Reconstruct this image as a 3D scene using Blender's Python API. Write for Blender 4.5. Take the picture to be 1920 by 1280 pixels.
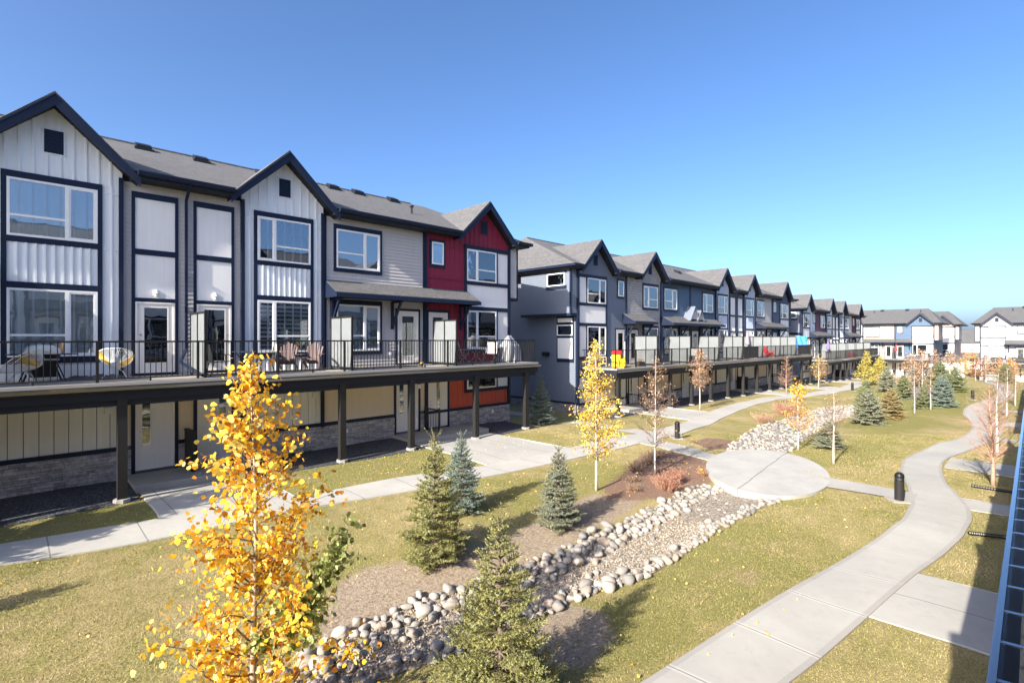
import bpy, math, random
import numpy as np
from mathutils import Vector, Matrix
R = math.radians
SC = bpy.context.scene
COL = SC.collection
for o in list(bpy.data.objects):
    bpy.data.objects.remove(o)

# ------------------------------------------------------------------ camera
cam_d = bpy.data.cameras.new('camera'); cam = bpy.data.objects.new('camera', cam_d); COL.objects.link(cam)
cam_d.lens = 18.0; cam_d.sensor_width = 36.0; cam_d.clip_start = 0.05; cam_d.clip_end = 6000
cam_d.shift_y = -0.0031
YAW = math.atan((1938 - 960) / 960.0)
cam.location = (0, 0, 4.24)
cam.rotation_euler = (R(90), 0, YAW - R(90))
SC.camera = cam
# ------------------------------------------------------------------ light
SUN_EL, SUN_AZ = 29.0, 6.6
ld = Vector((math.cos(R(SUN_EL)) * math.cos(R(SUN_AZ)), math.cos(R(SUN_EL)) * math.sin(R(SUN_AZ)), -math.sin(R(SUN_EL))))
sun_d = bpy.data.lights.new('sun', 'SUN'); sun = bpy.data.objects.new('sun', sun_d); COL.objects.link(sun)
sun_d.energy = 3.3; sun_d.angle = R(0.5); sun_d.color = (1.0, 0.93, 0.80)
sun.rotation_euler = ld.to_track_quat('-Z', 'Y').to_euler()
W = bpy.data.worlds.new('World'); SC.world = W; W.use_nodes = True
wn = W.node_tree
sky = wn.nodes.new('ShaderNodeTexSky'); sky.sky_type = 'NISHITA'; sky.sun_disc = False
sky.sun_elevation = R(SUN_EL); sky.sun_rotation = math.atan2(-ld.x, -ld.y)
sky.altitude = 0; sky.air_density = 0.58; sky.dust_density = 2.5; sky.ozone_density = 3.2
bg = wn.nodes['Background']; bg.inputs[1].default_value = 0.098
hsv = wn.nodes.new('ShaderNodeHueSaturation'); hsv.inputs['Saturation'].default_value = 1.12
wn.links.new(sky.outputs[0], hsv.inputs['Color']); wn.links.new(hsv.outputs[0], bg.inputs[0])
SC.view_settings.view_transform = 'Standard'; SC.view_settings.look = 'None'
SC.view_settings.gamma = 1.0; SC.view_settings.exposure = 1.85

# ------------------------------------------------------------------ helpers
rng = np.random.default_rng(7)
random.seed(7)

class MB:
    def __init__(s): s.v = []; s.f = []
    def face(s, pts):
        n = len(s.v); s.v += [tuple(p) for p in pts]; s.f.append(tuple(range(n, n + len(pts)))); return s
    def add(s, v, f):
        n = len(s.v); s.v += [tuple(p) for p in v]; s.f += [tuple(i + n for i in q) for q in f]; return s
    def box(s, x0, x1, y0, y1, z0, z1):
        if x0 > x1: x0, x1 = x1, x0
        if y0 > y1: y0, y1 = y1, y0
        if z0 > z1: z0, z1 = z1, z0
        v = [(x0,y0,z0),(x1,y0,z0),(x1,y1,z0),(x0,y1,z0),(x0,y0,z1),(x1,y0,z1),(x1,y1,z1),(x0,y1,z1)]
        return s.add(v, [(0,3,2,1),(4,5,6,7),(0,1,5,4),(1,2,6,5),(2,3,7,6),(3,0,4,7)])
    def prism_y(s, poly, y0, y1):          # poly of (x,z), extruded along y
        if y0 > y1: y0, y1 = y1, y0
        a = sum(poly[i][0]*poly[(i+1)%len(poly)][1]-poly[(i+1)%len(poly)][0]*poly[i][1] for i in range(len(poly)))
        if a < 0: poly = poly[::-1]
        n = len(poly)
        v = [(x,y0,z) for x,z in poly] + [(x,y1,z) for x,z in poly]
        f = [tuple(range(n)), tuple(range(2*n-1, n-1, -1))] + [(i, i+n, (i+1)%n+n, (i+1)%n) for i in range(n)]
        return s.add(v, f)
    def prism_z(s, poly, z0, z1):
        a = sum(poly[i][0]*poly[(i+1)%len(poly)][1]-poly[(i+1)%len(poly)][0]*poly[i][1] for i in range(len(poly)))
        if a < 0: poly = poly[::-1]
        n = len(poly)
        v = [(x,y,z0) for x,y in poly] + [(x,y,z1) for x,y in poly]
        f = [tuple(range(n-1,-1,-1)), tuple(range(n, 2*n))] + [(i, (i+1)%n, (i+1)%n+n, i+n) for i in range(n)]
        return s.add(v, f)
    def slab(s, pts, t):                   # polygon, thickened downward by t
        n = len(pts); pts = [Vector(p) for p in pts]
        nz = sum(pts[i].x*pts[(i+1)%n].y-pts[(i+1)%n].x*pts[i].y for i in range(n))
        if nz < 0: pts = pts[::-1]
        v = pts + [p - Vector((0,0,t)) for p in pts]
        f = [tuple(range(n)), tuple(range(2*n-1, n-1, -1))] + [((i+1)%n, i, i+n, (i+1)%n+n) for i in range(n)]
        return s.add(v, f)
    def tube(s, pts, r, n=6, cap=True):
        pts = [Vector(p) for p in pts]
        rr = [r]*len(pts) if not hasattr(r, '__len__') else r
        rings = []; prev = None
        for i, p in enumerate(pts):
            d = (pts[min(i+1,len(pts)-1)] - pts[max(i-1,0)]).normalized()
            if prev is None:
                a = d.cross(Vector((0,0,1)))
                if a.length < 1e-3: a = Vector((1,0,0))
            else:
                a = prev - d*prev.dot(d)
                if a.length < 1e-4: a = d.cross(Vector((0,0,1)))
            a.normalize(); b = d.cross(a); prev = a
            rings.append([p + (a*math.cos(2*math.pi*k/n) + b*math.sin(2*math.pi*k/n))*rr[i] for k in range(n)])
        v = [q for g in rings for q in g]; f = []
        for i in range(len(pts)-1):
            for k in range(n):
                f.append((i*n+k, i*n+(k+1)%n, (i+1)*n+(k+1)%n, (i+1)*n+k))
        if cap: f += [tuple(range(n-1,-1,-1)), tuple(range((len(pts)-1)*n, len(pts)*n))]
        return s.add(v, f)
    def lathe(s, prof, n=16, c=(0,0,0)):   # prof of (r,z)
        v = [(c[0]+r*math.cos(2*math.pi*k/n), c[1]+r*math.sin(2*math.pi*k/n), c[2]+z) for r,z in prof for k in range(n)]
        f = [(i*n+k, i*n+(k+1)%n, (i+1)*n+(k+1)%n, (i+1)*n+k) for i in range(len(prof)-1) for k in range(n)]
        f += [tuple(range(n-1,-1,-1)), tuple(range((len(prof)-1)*n, len(prof)*n))]
        return s.add(v, f)
    def bar(s, a, b, w, t):                # rectangular bar between points
        a = Vector(a); b = Vector(b); d = (b-a).normalized()
        u = d.cross(Vector((0,0,1)))
        if u.length < 1e-3: u = Vector((1,0,0))
        u.normalize(); q = u.cross(d)
        v = [p + u*(sx*w/2) + q*(sy*t/2) for p in (a,b) for sx,sy in ((-1,-1),(1,-1),(1,1),(-1,1))]
        return s.add(v, [(3,2,1,0),(4,5,6,7),(0,1,5,4),(1,2,6,5),(2,3,7,6),(3,0,4,7)])
    def xf(s, M):
        s.v = [tuple(M @ Vector(p)) for p in s.v]; return s
    def merge(s, o): return s.add(o.v, o.f)
    def build(s, name, mat, parent=None, smooth=False, uv=True, label=None):
        me = bpy.data.meshes.new(name)
        me.from_pydata(s.v, [], s.f)
        if uv and len(s.f) < 20000:
            lay = me.uv_layers.new(name='UVMap').data
            for p in me.polygons:
                n = p.normal
                u = Vector((1,0,0)) if abs(n.z) > .999 else Vector((0,0,1)).cross(n).normalized()
                w = n.cross(u)
                for li in p.loop_indices:
                    c = me.vertices[me.loops[li].vertex_index].co
                    lay[li].uv = (c.dot(u), c.dot(w))
        if smooth: me.polygons.foreach_set('use_smooth', [True]*len(me.polygons))
        me.materials.append(mat)
        o = bpy.data.objects.new(name, me); COL.objects.link(o)
        if parent: o.parent = parent
        if label: o['label'] = label
        return o

def np_obj(name, V, F, mat, parent=None, smooth=False):
    """V (n,3) array, F (m,k) array of equal-size faces"""
    me = bpy.data.meshes.new(name); V = np.asarray(V, np.float32); F = np.asarray(F, np.int32)
    m, k = F.shape
    me.vertices.add(len(V)); me.vertices.foreach_set('co', V.ravel())
    me.loops.add(m*k); me.loops.foreach_set('vertex_index', F.ravel())
    me.polygons.add(m); me.polygons.foreach_set('loop_start', np.arange(0, m*k, k, dtype=np.int32))
    me.polygons.foreach_set('loop_total', np.full(m, k, np.int32))
    if smooth: me.polygons.foreach_set('use_smooth', np.ones(m, bool))
    me.update(calc_edges=True)
    me.materials.append(mat)
    o = bpy.data.objects.new(name, me); COL.objects.link(o)
    if parent: o.parent = parent
    return o

def tag(o, label=None, cat=None, group=None, kind=None):
    if label: o['label'] = label
    if cat: o['category'] = cat
    if group: o['group'] = group
    if kind: o['kind'] = kind
    return o

def empty(name, loc=(0,0,0), rz=0.0, label=None, cat=None, group=None, scale=1.0):
    o = bpy.data.objects.new(name, None); COL.objects.link(o)
    o.empty_display_size = .2
    o.location = loc; o.rotation_euler = (0,0,rz); o.scale = (scale,)*3
    return tag(o, label, cat, group)

def children_of(o): return [c for c in bpy.data.objects if c.parent == o]
def copy_tree(o, parent=None):
    kids = children_of(o)
    c = o.copy(); COL.objects.link(c)
    if parent: c.parent = parent
    for k in kids: copy_tree(k, c)
    return c

# ------------------------------------------------------------------ materials
class NT:
    def __init__(s, name):
        s.m = bpy.data.materials.new(name); s.m.use_nodes = True
        s.t = s.m.node_tree; s.b = s.t.nodes['Principled BSDF']; s.out = s.t.nodes['Material Output']
    def n(s, typ, props=None, **inp):
        nd = s.t.nodes.new(typ)
        for k, v in (props or {}).items(): setattr(nd, k, v)
        for k, v in inp.items():
            key = k.replace('_', ' ')
            sock = nd.inputs[int(key[1:])] if key[0] == 'i' and key[1:].isdigit() else nd.inputs[key]
            if hasattr(v, 'links') or isinstance(v, bpy.types.NodeSocket): s.t.links.new(v, sock)
            else: sock.default_value = v
        return nd
    def link(s, a, b): s.t.links.new(a, b)
    def ramp(s, fac, stops, interp='LINEAR'):
        r = s.t.nodes.new('ShaderNodeValToRGB'); cr = r.color_ramp; cr.interpolation = interp
        while len(cr.elements) < len(stops): cr.elements.new(.5)
        for e, (p, c) in zip(cr.elements, stops):
            e.position = p; e.color = (c[0], c[1], c[2], 1) if hasattr(c, '__len__') else (c, c, c, 1)
        s.link(fac, r.inputs[0]); return r.outputs[0]
    def mix(s, fac, a, b, mode='MIX'):
        m = s.t.nodes.new('ShaderNodeMix'); m.data_type = 'RGBA'; m.blend_type = mode
        for sock, v in ((m.inputs[0], fac), (m.inputs[6], a), (m.inputs[7], b)):
            if isinstance(v, bpy.types.NodeSocket): s.link(v, sock)
            else: sock.default_value = v if not hasattr(v, '__len__') else (v[0], v[1], v[2], 1)
        return m.outputs[2]
    def math(s, op, a, b=0.0, c=0.0):
        m = s.t.nodes.new('ShaderNodeMath'); m.operation = op
        for i, v in enumerate((a, b, c)):
            if isinstance(v, bpy.types.NodeSocket): s.link(v, m.inputs[i])
            else: m.inputs[i].default_value = v
        return m.outputs[0]
    def co(s, which='Object'): return s.n('ShaderNodeTexCoord').outputs[which]
    def scale(s, vec, sc):
        return s.n('ShaderNodeMapping', Vector=vec, Scale=sc).outputs[0]
    def noise(s, vec, sc, detail=3.0, rough=.55):
        return s.n('ShaderNodeTexNoise', Vector=vec, Scale=sc, Detail=detail, Roughness=rough).outputs[0]
    def bump(s, height, strength=.3, dist=.02):
        b = s.n('ShaderNodeBump', Strength=strength, Distance=dist, Height=height)
        s.link(b.outputs[0], s.b.inputs['Normal'])
    def base(s, col):
        if isinstance(col, bpy.types.NodeSocket): s.link(col, s.b.inputs['Base Color'])
        else: s.b.inputs['Base Color'].default_value = (*col, 1)
    def rough(s, v): s.b.inputs['Roughness'].default_value = v

def shade(c, k): return tuple(min(1, x*k) for x in c)
def paint(name, c, rough=.55, var=.12, sc=6.0, bump=.0, spec=.35):
    t = NT(name); v = t.co()
    n = t.noise(v, sc, 5, .6)
    t.base(t.ramp(n, [(.3, shade(c, 1-var)), (.7, shade(c, 1+var))])); t.rough(rough)
    t.b.inputs['Specular IOR Level'].default_value = spec
    if bump: t.bump(t.noise(v, 90, 4), bump, .004)
    return t.m
def weathered(name, c, rough=.6):
    t = NT(name); v = t.co()
    n = t.noise(v, 1.3, 6, .65); streak = t.noise(t.scale(v, (9, 9, .5)), 1.6, 4)
    col = t.mix(t.math('MULTIPLY', streak, .45), shade(c, 1.12), shade(c, .72))
    t.base(t.mix(t.math('MULTIPLY', n, .3), col, shade(c, .85))); t.rough(rough)
    t.b.inputs['Specular IOR Level'].default_value = .3
    t.bump(t.noise(v, 60, 4), .12, .003)
    return t.m

M = {}
M['trim'] = weathered('dark_trim_paint', (.008, .015, .040), .5)
M['bounce_panel'] = paint('pale_bounce_panel', (.78, .73, .64), .8)  # pale tone chosen to reflect light onto the walls under the deck
M['soffit'] = paint('dark_soffit_metal', (.010, .012, .020), .6)
M['post'] = weathered('charcoal_post_paint', (.020, .019, .019), .55)
M['gutter'] = paint('bronze_gutter_metal', (.055, .055, .065), .28, spec=.8); M['gutter'].node_tree.nodes['Principled BSDF'].inputs['Metallic'].default_value = .25; M['gutter'].node_tree.nodes['Principled BSDF'].inputs['Coat Weight'].default_value = 1.0; M['gutter'].node_tree.nodes['Principled BSDF'].inputs['Coat IOR'].default_value = 1.9
M['rail'] = paint('black_railing_metal', (.014, .013, .014), .4, spec=.5)
M['white'] = paint('white_window_vinyl', (.82, .82, .82), .4, .04)
M['door'] = weathered('off_white_door_paint', (.76, .73, .69), .45)
M['panel'] = weathered('pale_grey_panel', (.78, .77, .77), .7)
M['bb_pale'] = weathered('pale_grey_siding', (.76, .79, .82), .6)
M['bb_pale_warm_lit'] = weathered('warm_lit_pale_siding', (.82, .80, .72), .6)  # pale siding downstairs, warm bounced light tinted into its colour
M['lap_grey'] = weathered('grey_lap_siding', (.47, .45, .45), .6)
M['lap_mid'] = weathered('slate_lap_siding', (.15, .175, .225), .6)
M['lap_tan'] = weathered('tan_lap_siding', (.74, .62, .46), .6)
M['bb_red'] = weathered('barn_red_siding', (.225, .022, .050), .6)
M['bb_red_warm_lit'] = weathered('warm_lit_red_siding', (.52, .10, .06), .6)  # same red siding at ground level, warm light mixed into the colour
M['lap_blue'] = weathered('deep_blue_siding', (.085, .135, .21), .6)
M['bb_blue'] = weathered('light_blue_siding', (.48, .55, .66), .6)
M['navy'] = weathered('navy_siding', (.075, .11, .18), .6)
M['maroon'] = weathered('maroon_siding', (.10, .022, .045), .6)
M['cream'] = weathered('warm_cream_siding', (.40, .335, .29), .6)
M['sky_blue'] = weathered('cornflower_siding', (.08, .125, .20), .6)
M['lilac'] = weathered('pale_lilac_siding', (.36, .345, .385), .6)
M['chrome'] = paint('brushed_steel', (.55, .55, .56), .3, .05); M['chrome'].node_tree.nodes['Principled BSDF'].inputs['Metallic'].default_value = .9
M['black'] = paint('black_powdercoat', (.012, .012, .013), .4)
M['lamp'] = paint('lantern_glass', (.62, .60, .55), .2)

def m_shingle():
    t = NT('asphalt_shingle'); uv = t.co('UV')
    br = t.n('ShaderNodeTexBrick', {'offset': .5}, Vector=uv, Color1=(.085,.084,.085,1), Color2=(.16,.155,.155,1), Mortar=(.05,.05,.055,1), Scale=1.0, Mortar_Size=.009, Brick_Width=.32, Row_Height=.145, Bias=-.1)
    n = t.noise(t.scale(uv, (3, 9, 1)), 2.0, 6, .8); g = t.noise(t.scale(uv, (1, 2, 1)), 30, 4, .7)
    c = t.mix(.55, br.outputs[0], t.ramp(n, [(.36, (.03,.03,.032)), (.5, (.10,.098,.10)), (.66, (.225,.22,.22))]), 'MIX')
    t.base(t.mix(t.math('MULTIPLY', g, .4), c, (.05,.05,.055))); t.rough(.9)
    t.bump(t.math('ADD', br.outputs[1], t.math('MULTIPLY', g, -.6)), -.6, .012)
    return t.m
M['shingle'] = m_shingle()
def m_shake(name, c):
    t = NT(name); uv = t.co('UV')
    br = t.n('ShaderNodeTexBrick', {'offset': .5}, Vector=uv, Color1=(*shade(c,.85),1), Color2=(*shade(c,1.12),1), Mortar=(*shade(c,.35),1), Scale=1.0, Mortar_Size=.008, Brick_Width=.24, Row_Height=.17)
    t.base(br.outputs[0]); t.rough(.7); t.bump(br.outputs[1], -.5, .01)
    return t.m
M['shake'] = m_shake('grey_shake_siding', (.36, .345, .345))
def m_stone():
    t = NT('ledge_stone'); g = t.n('ShaderNodeNewGeometry').outputs['Random Per Island']; v = t.co()
    c = t.ramp(g, [(0, (.34,.32,.32)), (.35, (.54,.50,.48)), (.7, (.68,.64,.61)), (1, (.48,.44,.44))])
    n = t.noise(v, 9, 6, .7)
    t.base(t.mix(t.ramp(n, [(.35, 0.), (.75, .75)]), c, (.12,.115,.125))); t.rough(.9)
    t.bump(t.noise(v, 22, 6, .7), .8, .02); return t.m
M['stone'] = m_stone()
def m_stone_far():
    t = NT('ledge_stone_far'); uv = t.co('UV')
    br = t.n('ShaderNodeTexBrick', {'offset': .37, 'squash': .7, 'squash_frequency': 3}, Vector=uv, Color1=(.2,.19,.2,1), Color2=(.38,.36,.35,1), Mortar=(.06,.06,.065,1), Scale=1.0, Mortar_Size=.008, Brick_Width=.38, Row_Height=.085)
    n = t.noise(uv, 7, 5); t.base(t.mix(t.math('MULTIPLY', n, .5), br.outputs[0], (.14,.13,.14))); t.rough(.9); t.bump(br.outputs[1], -.7, .015); return t.m
M['stone_far'] = m_stone_far()
M['mortar'] = paint('stone_mortar', (.07, .068, .07), .95)
def m_concrete(name, c, joints=0., border=False):
    t = NT(name); v = t.co()
    n = t.noise(v, .9, 6, .65); n2 = t.noise(v, 60, 3); sp = t.noise(v, 5, 6, .75)
    col = t.ramp(n, [(.3, shade(c, .88)), (.7, shade(c, 1.06))])
    col = t.mix(t.ramp(sp, [(.52, 0.), (.8, .5)]), col, shade(c, .66))
    fl = t.noise(v, 2.3, 7, .8); col = t.mix(t.ramp(fl, [(.64, 0.), (.70, .45)]), col, shade(c, .58))
    br = t.noise(t.scale(v, (3, 60, 3)), 3, 3); col = t.mix(t.math('MULTIPLY', br, .14), col, shade(c, .7))
    col = t.mix(t.math('MULTIPLY', n2, .12), col, shade(c, .6))
    hgt = t.math('MULTIPLY', n2, .25)
    if joints:
        uv = t.co('UV'); s = t.n('ShaderNodeSeparateXYZ', Vector=uv)
        fr = t.math('FRACT', t.math('DIVIDE', s.outputs[0], joints))
        d = t.math('MULTIPLY', t.math('ABSOLUTE', t.math('SUBTRACT', fr, .5)), joints)
        panel = t.math('FLOOR', t.math('ADD', t.math('DIVIDE', s.outputs[0], joints), .0))
        wn_ = t.n('ShaderNodeTexWhiteNoise', {'noise_dimensions': '1D'}, W=panel)
        col = t.mix(t.math('MULTIPLY', wn_.outputs[0], .16), col, shade(c, .72))
        j = t.math('LESS_THAN', d, .012)
        if border:
            e = t.math('LESS_THAN', t.math('SUBTRACT', .5, t.math('ABSOLUTE', t.math('SUBTRACT', s.outputs[1], .5))), .075)
            col = t.mix(t.math('MULTIPLY', e, .55), col, (.27, .25, .23))
            lip = t.math('LESS_THAN', d, .05)
            col = t.mix(t.math('MULTIPLY', lip, .25), col, (.66, .64, .6))
        col = t.mix(t.math('MULTIPLY', j, .75), col, (.13, .125, .12))
        hgt = t.math('SUBTRACT', hgt, j)
    t.base(col); t.rough(.85); t.b.inputs['Specular IOR Level'].default_value = .2
    t.bump(hgt, .35, .006); return t.m
M['concrete'] = m_concrete('concrete', (.36, .345, .32))
M['walk'] = m_concrete('sidewalk_concrete', (.42, .402, .368), 1.55)
M['pad'] = m_concrete('pad_concrete', (.40, .385, .357), 1.9)
M['path'] = m_concrete('path_concrete', (.40, .385, .355), 1.62, True)
def m_gravel(name, cols, sc=38.):
    t = NT(name); v = t.co()
    vo = t.n('ShaderNodeTexVoronoi', Vector=v, Scale=sc); sep = t.n('ShaderNodeSeparateColor', Color=vo.outputs['Color'])
    c = t.ramp(sep.outputs[0], [(0, cols[0]), (.5, cols[1]), (1, cols[2])])
    t.base(t.mix(t.ramp(vo.outputs['Distance'], [(.35, 0.), (.8, .8)]), c, shade(cols[0], .4))); t.rough(.9)
    t.bump(vo.outputs['Distance'], -.9, .02); return t.m
M['gravel_dark'] = m_gravel('dark_gravel', [(.018,.021,.028), (.05,.055,.066), (.14,.145,.16)], 30)
M['gravel_tan'] = m_gravel('tan_pea_gravel', [(.18,.145,.11), (.31,.26,.20), (.44,.39,.33)], 26)
M['gravel_white'] = m_gravel('pale_crushed_rock', [(.17,.145,.12), (.28,.25,.22), (.38,.355,.33)], 11)
def m_deck():
    t = NT('deck_planks'); v = t.co(); s = t.n('ShaderNodeSeparateXYZ', Vector=v)
    fr = t.math('FRACT', t.math('DIVIDE', s.outputs[1], .14)); j = t.math('LESS_THAN', fr, .06)
    pl = t.n('ShaderNodeTexWhiteNoise', {'noise_dimensions': '1D'}, W=t.math('FLOOR', t.math('DIVIDE', s.outputs[1], .14)))
    n = t.noise(t.scale(v, (1, 14, 1)), 3, 5)
    c = t.mix(pl.outputs[0], (.30,.275,.245), (.40,.375,.34)); c = t.mix(t.math('MULTIPLY', n, .4), c, (.22,.2,.18))
    t.base(t.mix(j, c, (.03,.03,.03))); t.rough(.8); return t.m
M['deck'] = m_deck()
def m_glass(name, refl=.30, tint=(.90, .94, .95)):
    t = NT(name); t.t.nodes.remove(t.b)
    tr = t.n('ShaderNodeBsdfTransparent', Color=(*tint, 1)); gl = t.n('ShaderNodeBsdfGlossy', Color=(.95, .97, 1, 1), Roughness=.015)
    wav = t.noise(t.co(), 1.4, 2); bp = t.n('ShaderNodeBump', Strength=.04, Distance=.05, Height=wav); t.link(bp.outputs[0], gl.inputs['Normal'])
    fr = t.n('ShaderNodeFresnel', IOR=1.55); f = t.math('MINIMUM', t.math('ADD', fr.outputs[0], refl), 1.0)
    mx = t.n('ShaderNodeMixShader', i0=f, i1=tr.outputs[0], i2=gl.outputs[0]); t.link(mx.outputs[0], t.out.inputs[0]); return t.m
M['glass'] = m_glass('window_glass', .14)
M['glass_door'] = m_glass('door_glass', .10)
def m_frost():
    t = NT('frosted_screen_glass'); n = t.noise(t.co(), 2.2, 4)
    t.base(t.ramp(n, [(.3, (.27,.29,.30)), (.7, (.33,.35,.36))])); t.rough(.35)
    tl = t.n('ShaderNodeBsdfTranslucent', Color=(.60,.63,.65,1)); mx = t.n('ShaderNodeMixShader', i0=.40, i1=t.b.outputs[0], i2=tl.outputs[0])
    t.link(mx.outputs[0], t.out.inputs[0]); return t.m
M['frost'] = m_frost()
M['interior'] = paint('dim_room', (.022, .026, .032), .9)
M['curtain'] = paint('sheer_curtain', (.82, .83, .82), .9, .06)
def m_blind(name, pitch, a, b, frac):
    t = NT(name); s = t.n('ShaderNodeSeparateXYZ', Vector=t.co())
    fr = t.math('FRACT', t.math('DIVIDE', s.outputs[2], pitch))
    t.base(t.mix(t.math('LESS_THAN', fr, frac), a, b)); t.rough(.8); return t.m
M['blind'] = m_blind('venetian_blind', .045, (.60,.61,.62), (.36,.37,.38), .3)
M['zebra'] = m_blind('striped_roller_blind', .15, (.66,.66,.66), (.05,.055,.065), .42)

# ground
HX = [-3000,-200,-40,18,26,45,55,70,80,95,110,150,400,3000]; HZ = [0,0,0,0,-.28,-.47,-.52,-.91,-1.1,-1.7,-2.4,-2.7,-2.7,-2.7]
BED = [(-3,6.4),(3.05,6.5),(3.72,6.53),(4.58,6.47),(5.64,6.37),(6.75,6.23),(7.98,6.05),(8.96,5.92),(10.54,5.96),(11.97,6.1),(13.73,6.17),(15.52,5.95),(20.59,7.46),(25.67,8.44),(30.73,8.69),(36.73,8.74),(42.19,8.66),(54,7.0),(70,7.4)]
BA = np.array(BED); 
def dist_poly(P, poly):
    P = np.asarray(P, float); A = np.asarray(poly, float); out = np.full(len(P), 1e9)
    for a, b in zip(A[:-1], A[1:]):
        ab = b-a; t = np.clip(((P-a) @ ab)/(ab @ ab), 0, 1)
        out = np.minimum(out, np.hypot(*(a + t[:,None]*ab - P).T))
    return out
def hs(P):
    P = np.asarray(P, float)
    z = np.interp(P[:,0], HX, HZ); d = dist_poly(P, BED)
    near = np.clip((60-P[:,0])/20, 0, 1)
    near = near*(1-.8*np.exp(-((P[:,0]-17.5)/2.6)**2))
    z = z - .28*np.exp(-(d/1.5)**2)*near
    w = np.clip((120-np.hypot(P[:,0], P[:,1]))/60, 0, 1)
    return z + w*.018*(np.sin(P[:,0]*1.3+P[:,1]*.7)+np.sin(P[:,1]*1.9-P[:,0]*.6))*np.clip(d/3, 0, 1)
def h(x, y): return float(hs([(x, y)])[0])
def inpoly(P, poly):
    P = np.asarray(P); x, y = P[:,0], P[:,1]; c = np.zeros(len(P), bool); n = len(poly)
    for i in range(n):
        x1, y1 = poly[i]; x2, y2 = poly[(i+1)%n]
        if y1 == y2: continue
        c ^= ((y1 > y) != (y2 > y)) & (x < (x2-x1)*(y-y1)/(y2-y1)+x1)
    return c

SWU = [(-14,16.9),(-6,15.9),(-.14,14.91),(2.21,14.32),(6.24,13.74),(8.0,13.45),(10.5,13.0),(13.26,12.56),(15.3,12.5),(17,12.6),(19.5,12.55),(22.67,12.65),(26.28,13.2),(28.56,13.56),(34.43,14.59),(38.86,14.95),(42.09,14.9),(46.84,14.0),(51.31,13.42),(57.4,13.2),(63,13.9),(68.5,14.5),(88,14.7),(100,13)]
SWL = [(-14,15.4),(-6,14.4),(-.12,13.45),(2.19,13.0),(6.07,12.5),(8.0,12.1),(10.06,11.73),(14.22,11.25),(17.27,11.2),(19.3,11.15),(21.7,11.2),(23.73,11.5),(26.26,11.85),(30.55,12.7),(36.1,13.5),(41.72,13.6),(45.66,12.75),(48.75,12.2),(57,11.8),(63,12.5),(68.5,13.1),(88,13.3),(100,11.6)]
PL = [(-6,4.9),(0,4.1),(5.57,3.37),(6.69,3.24),(8.12,3.05),(11.91,2.5),(13.1,2.31),(14.79,2.13),(16.47,2.2),(18.24,2.51),(19.93,2.9),(21.05,3.11),(23.2,3.32),(25.19,3.25),(27.95,2.94),(30.82,2.43),(33.18,2.2),(35.42,2.2),(37.75,2.43),(41.72,3.05),(45.59,3.28),(50.12,3.02),(53.73,2.6),(59.88,2.3),(69.12,2.6),(80,3.2),(98,5.5)]
PR = [(-6,3.3),(0,2.75),(6.85,2.11),(7.73,1.98),(8.75,1.84),(9.3,1.76),(11.63,1.46),(13.03,1.23),(14.5,1.05),(16.03,1.0),(17.14,1.11),(18.19,1.38),(19.68,1.79),(21.94,2.12),(23.44,2.25),(24.9,2.2),(26.32,2.05),(28.54,1.67),(31.23,1.21),(33.76,1.03),(35.94,1.06),(37.64,1.3),(41.7,1.7),(44.78,1.94),(49.38,1.9),(54.66,1.4),(60,1.1),(69,1.4),(80,2),(98,4.3)]
def fx(poly, x): A = np.array(poly); return np.interp(x, A[:,0], A[:,1])
def ribbon_mesh(xs, U, Lw, off, th, nc=4):
    V = []; F = []; UVs = []
    cu = 0; pc = None
    for i, x in enumerate(xs):
        a = np.array((x, fx(U, x))); b = np.array((x, fx(Lw, x)))
        c = (a+b)/2
        if pc is not None: cu += float(np.hypot(*(c-pc)))
        pc = c
        row = [b + (a-b)*k/nc for k in range(nc+1)]
        z = hs(row)
        V += [(row[0][0], row[0][1]-.001, z[0]+off-th)] + [(p[0], p[1], zz+off) for p, zz in zip(row, z)] + [(row[-1][0], row[-1][1]+.001, z[-1]+off-th)]
        UVs += [(cu, 0)] + [(cu, k/nc) for k in range(nc+1)] + [(cu, 1)]
    w = nc+3
    for i in range(len(xs)-1):
        for k in range(w-1): F.append((i*w+k, (i+1)*w+k, (i+1)*w+k+1, i*w+k+1))
    return V, F, UVs
def ribbon(name, xs, U, Lw, mat, off=.03, th=.12, label=None):
    V, F, UVs = ribbon_mesh(xs, U, Lw, off, th)
    me = bpy.data.meshes.new(name); me.from_pydata(V, [], F); lay = me.uv_layers.new(name='UVMap').data
    for l, lp in zip(lay, me.loops): l.uv = UVs[lp.vertex_index]
    me.materials.append(mat); o = bpy.data.objects.new(name, me); COL.objects.link(o)
    tag(o, label, None, None, 'structure'); return o
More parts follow.
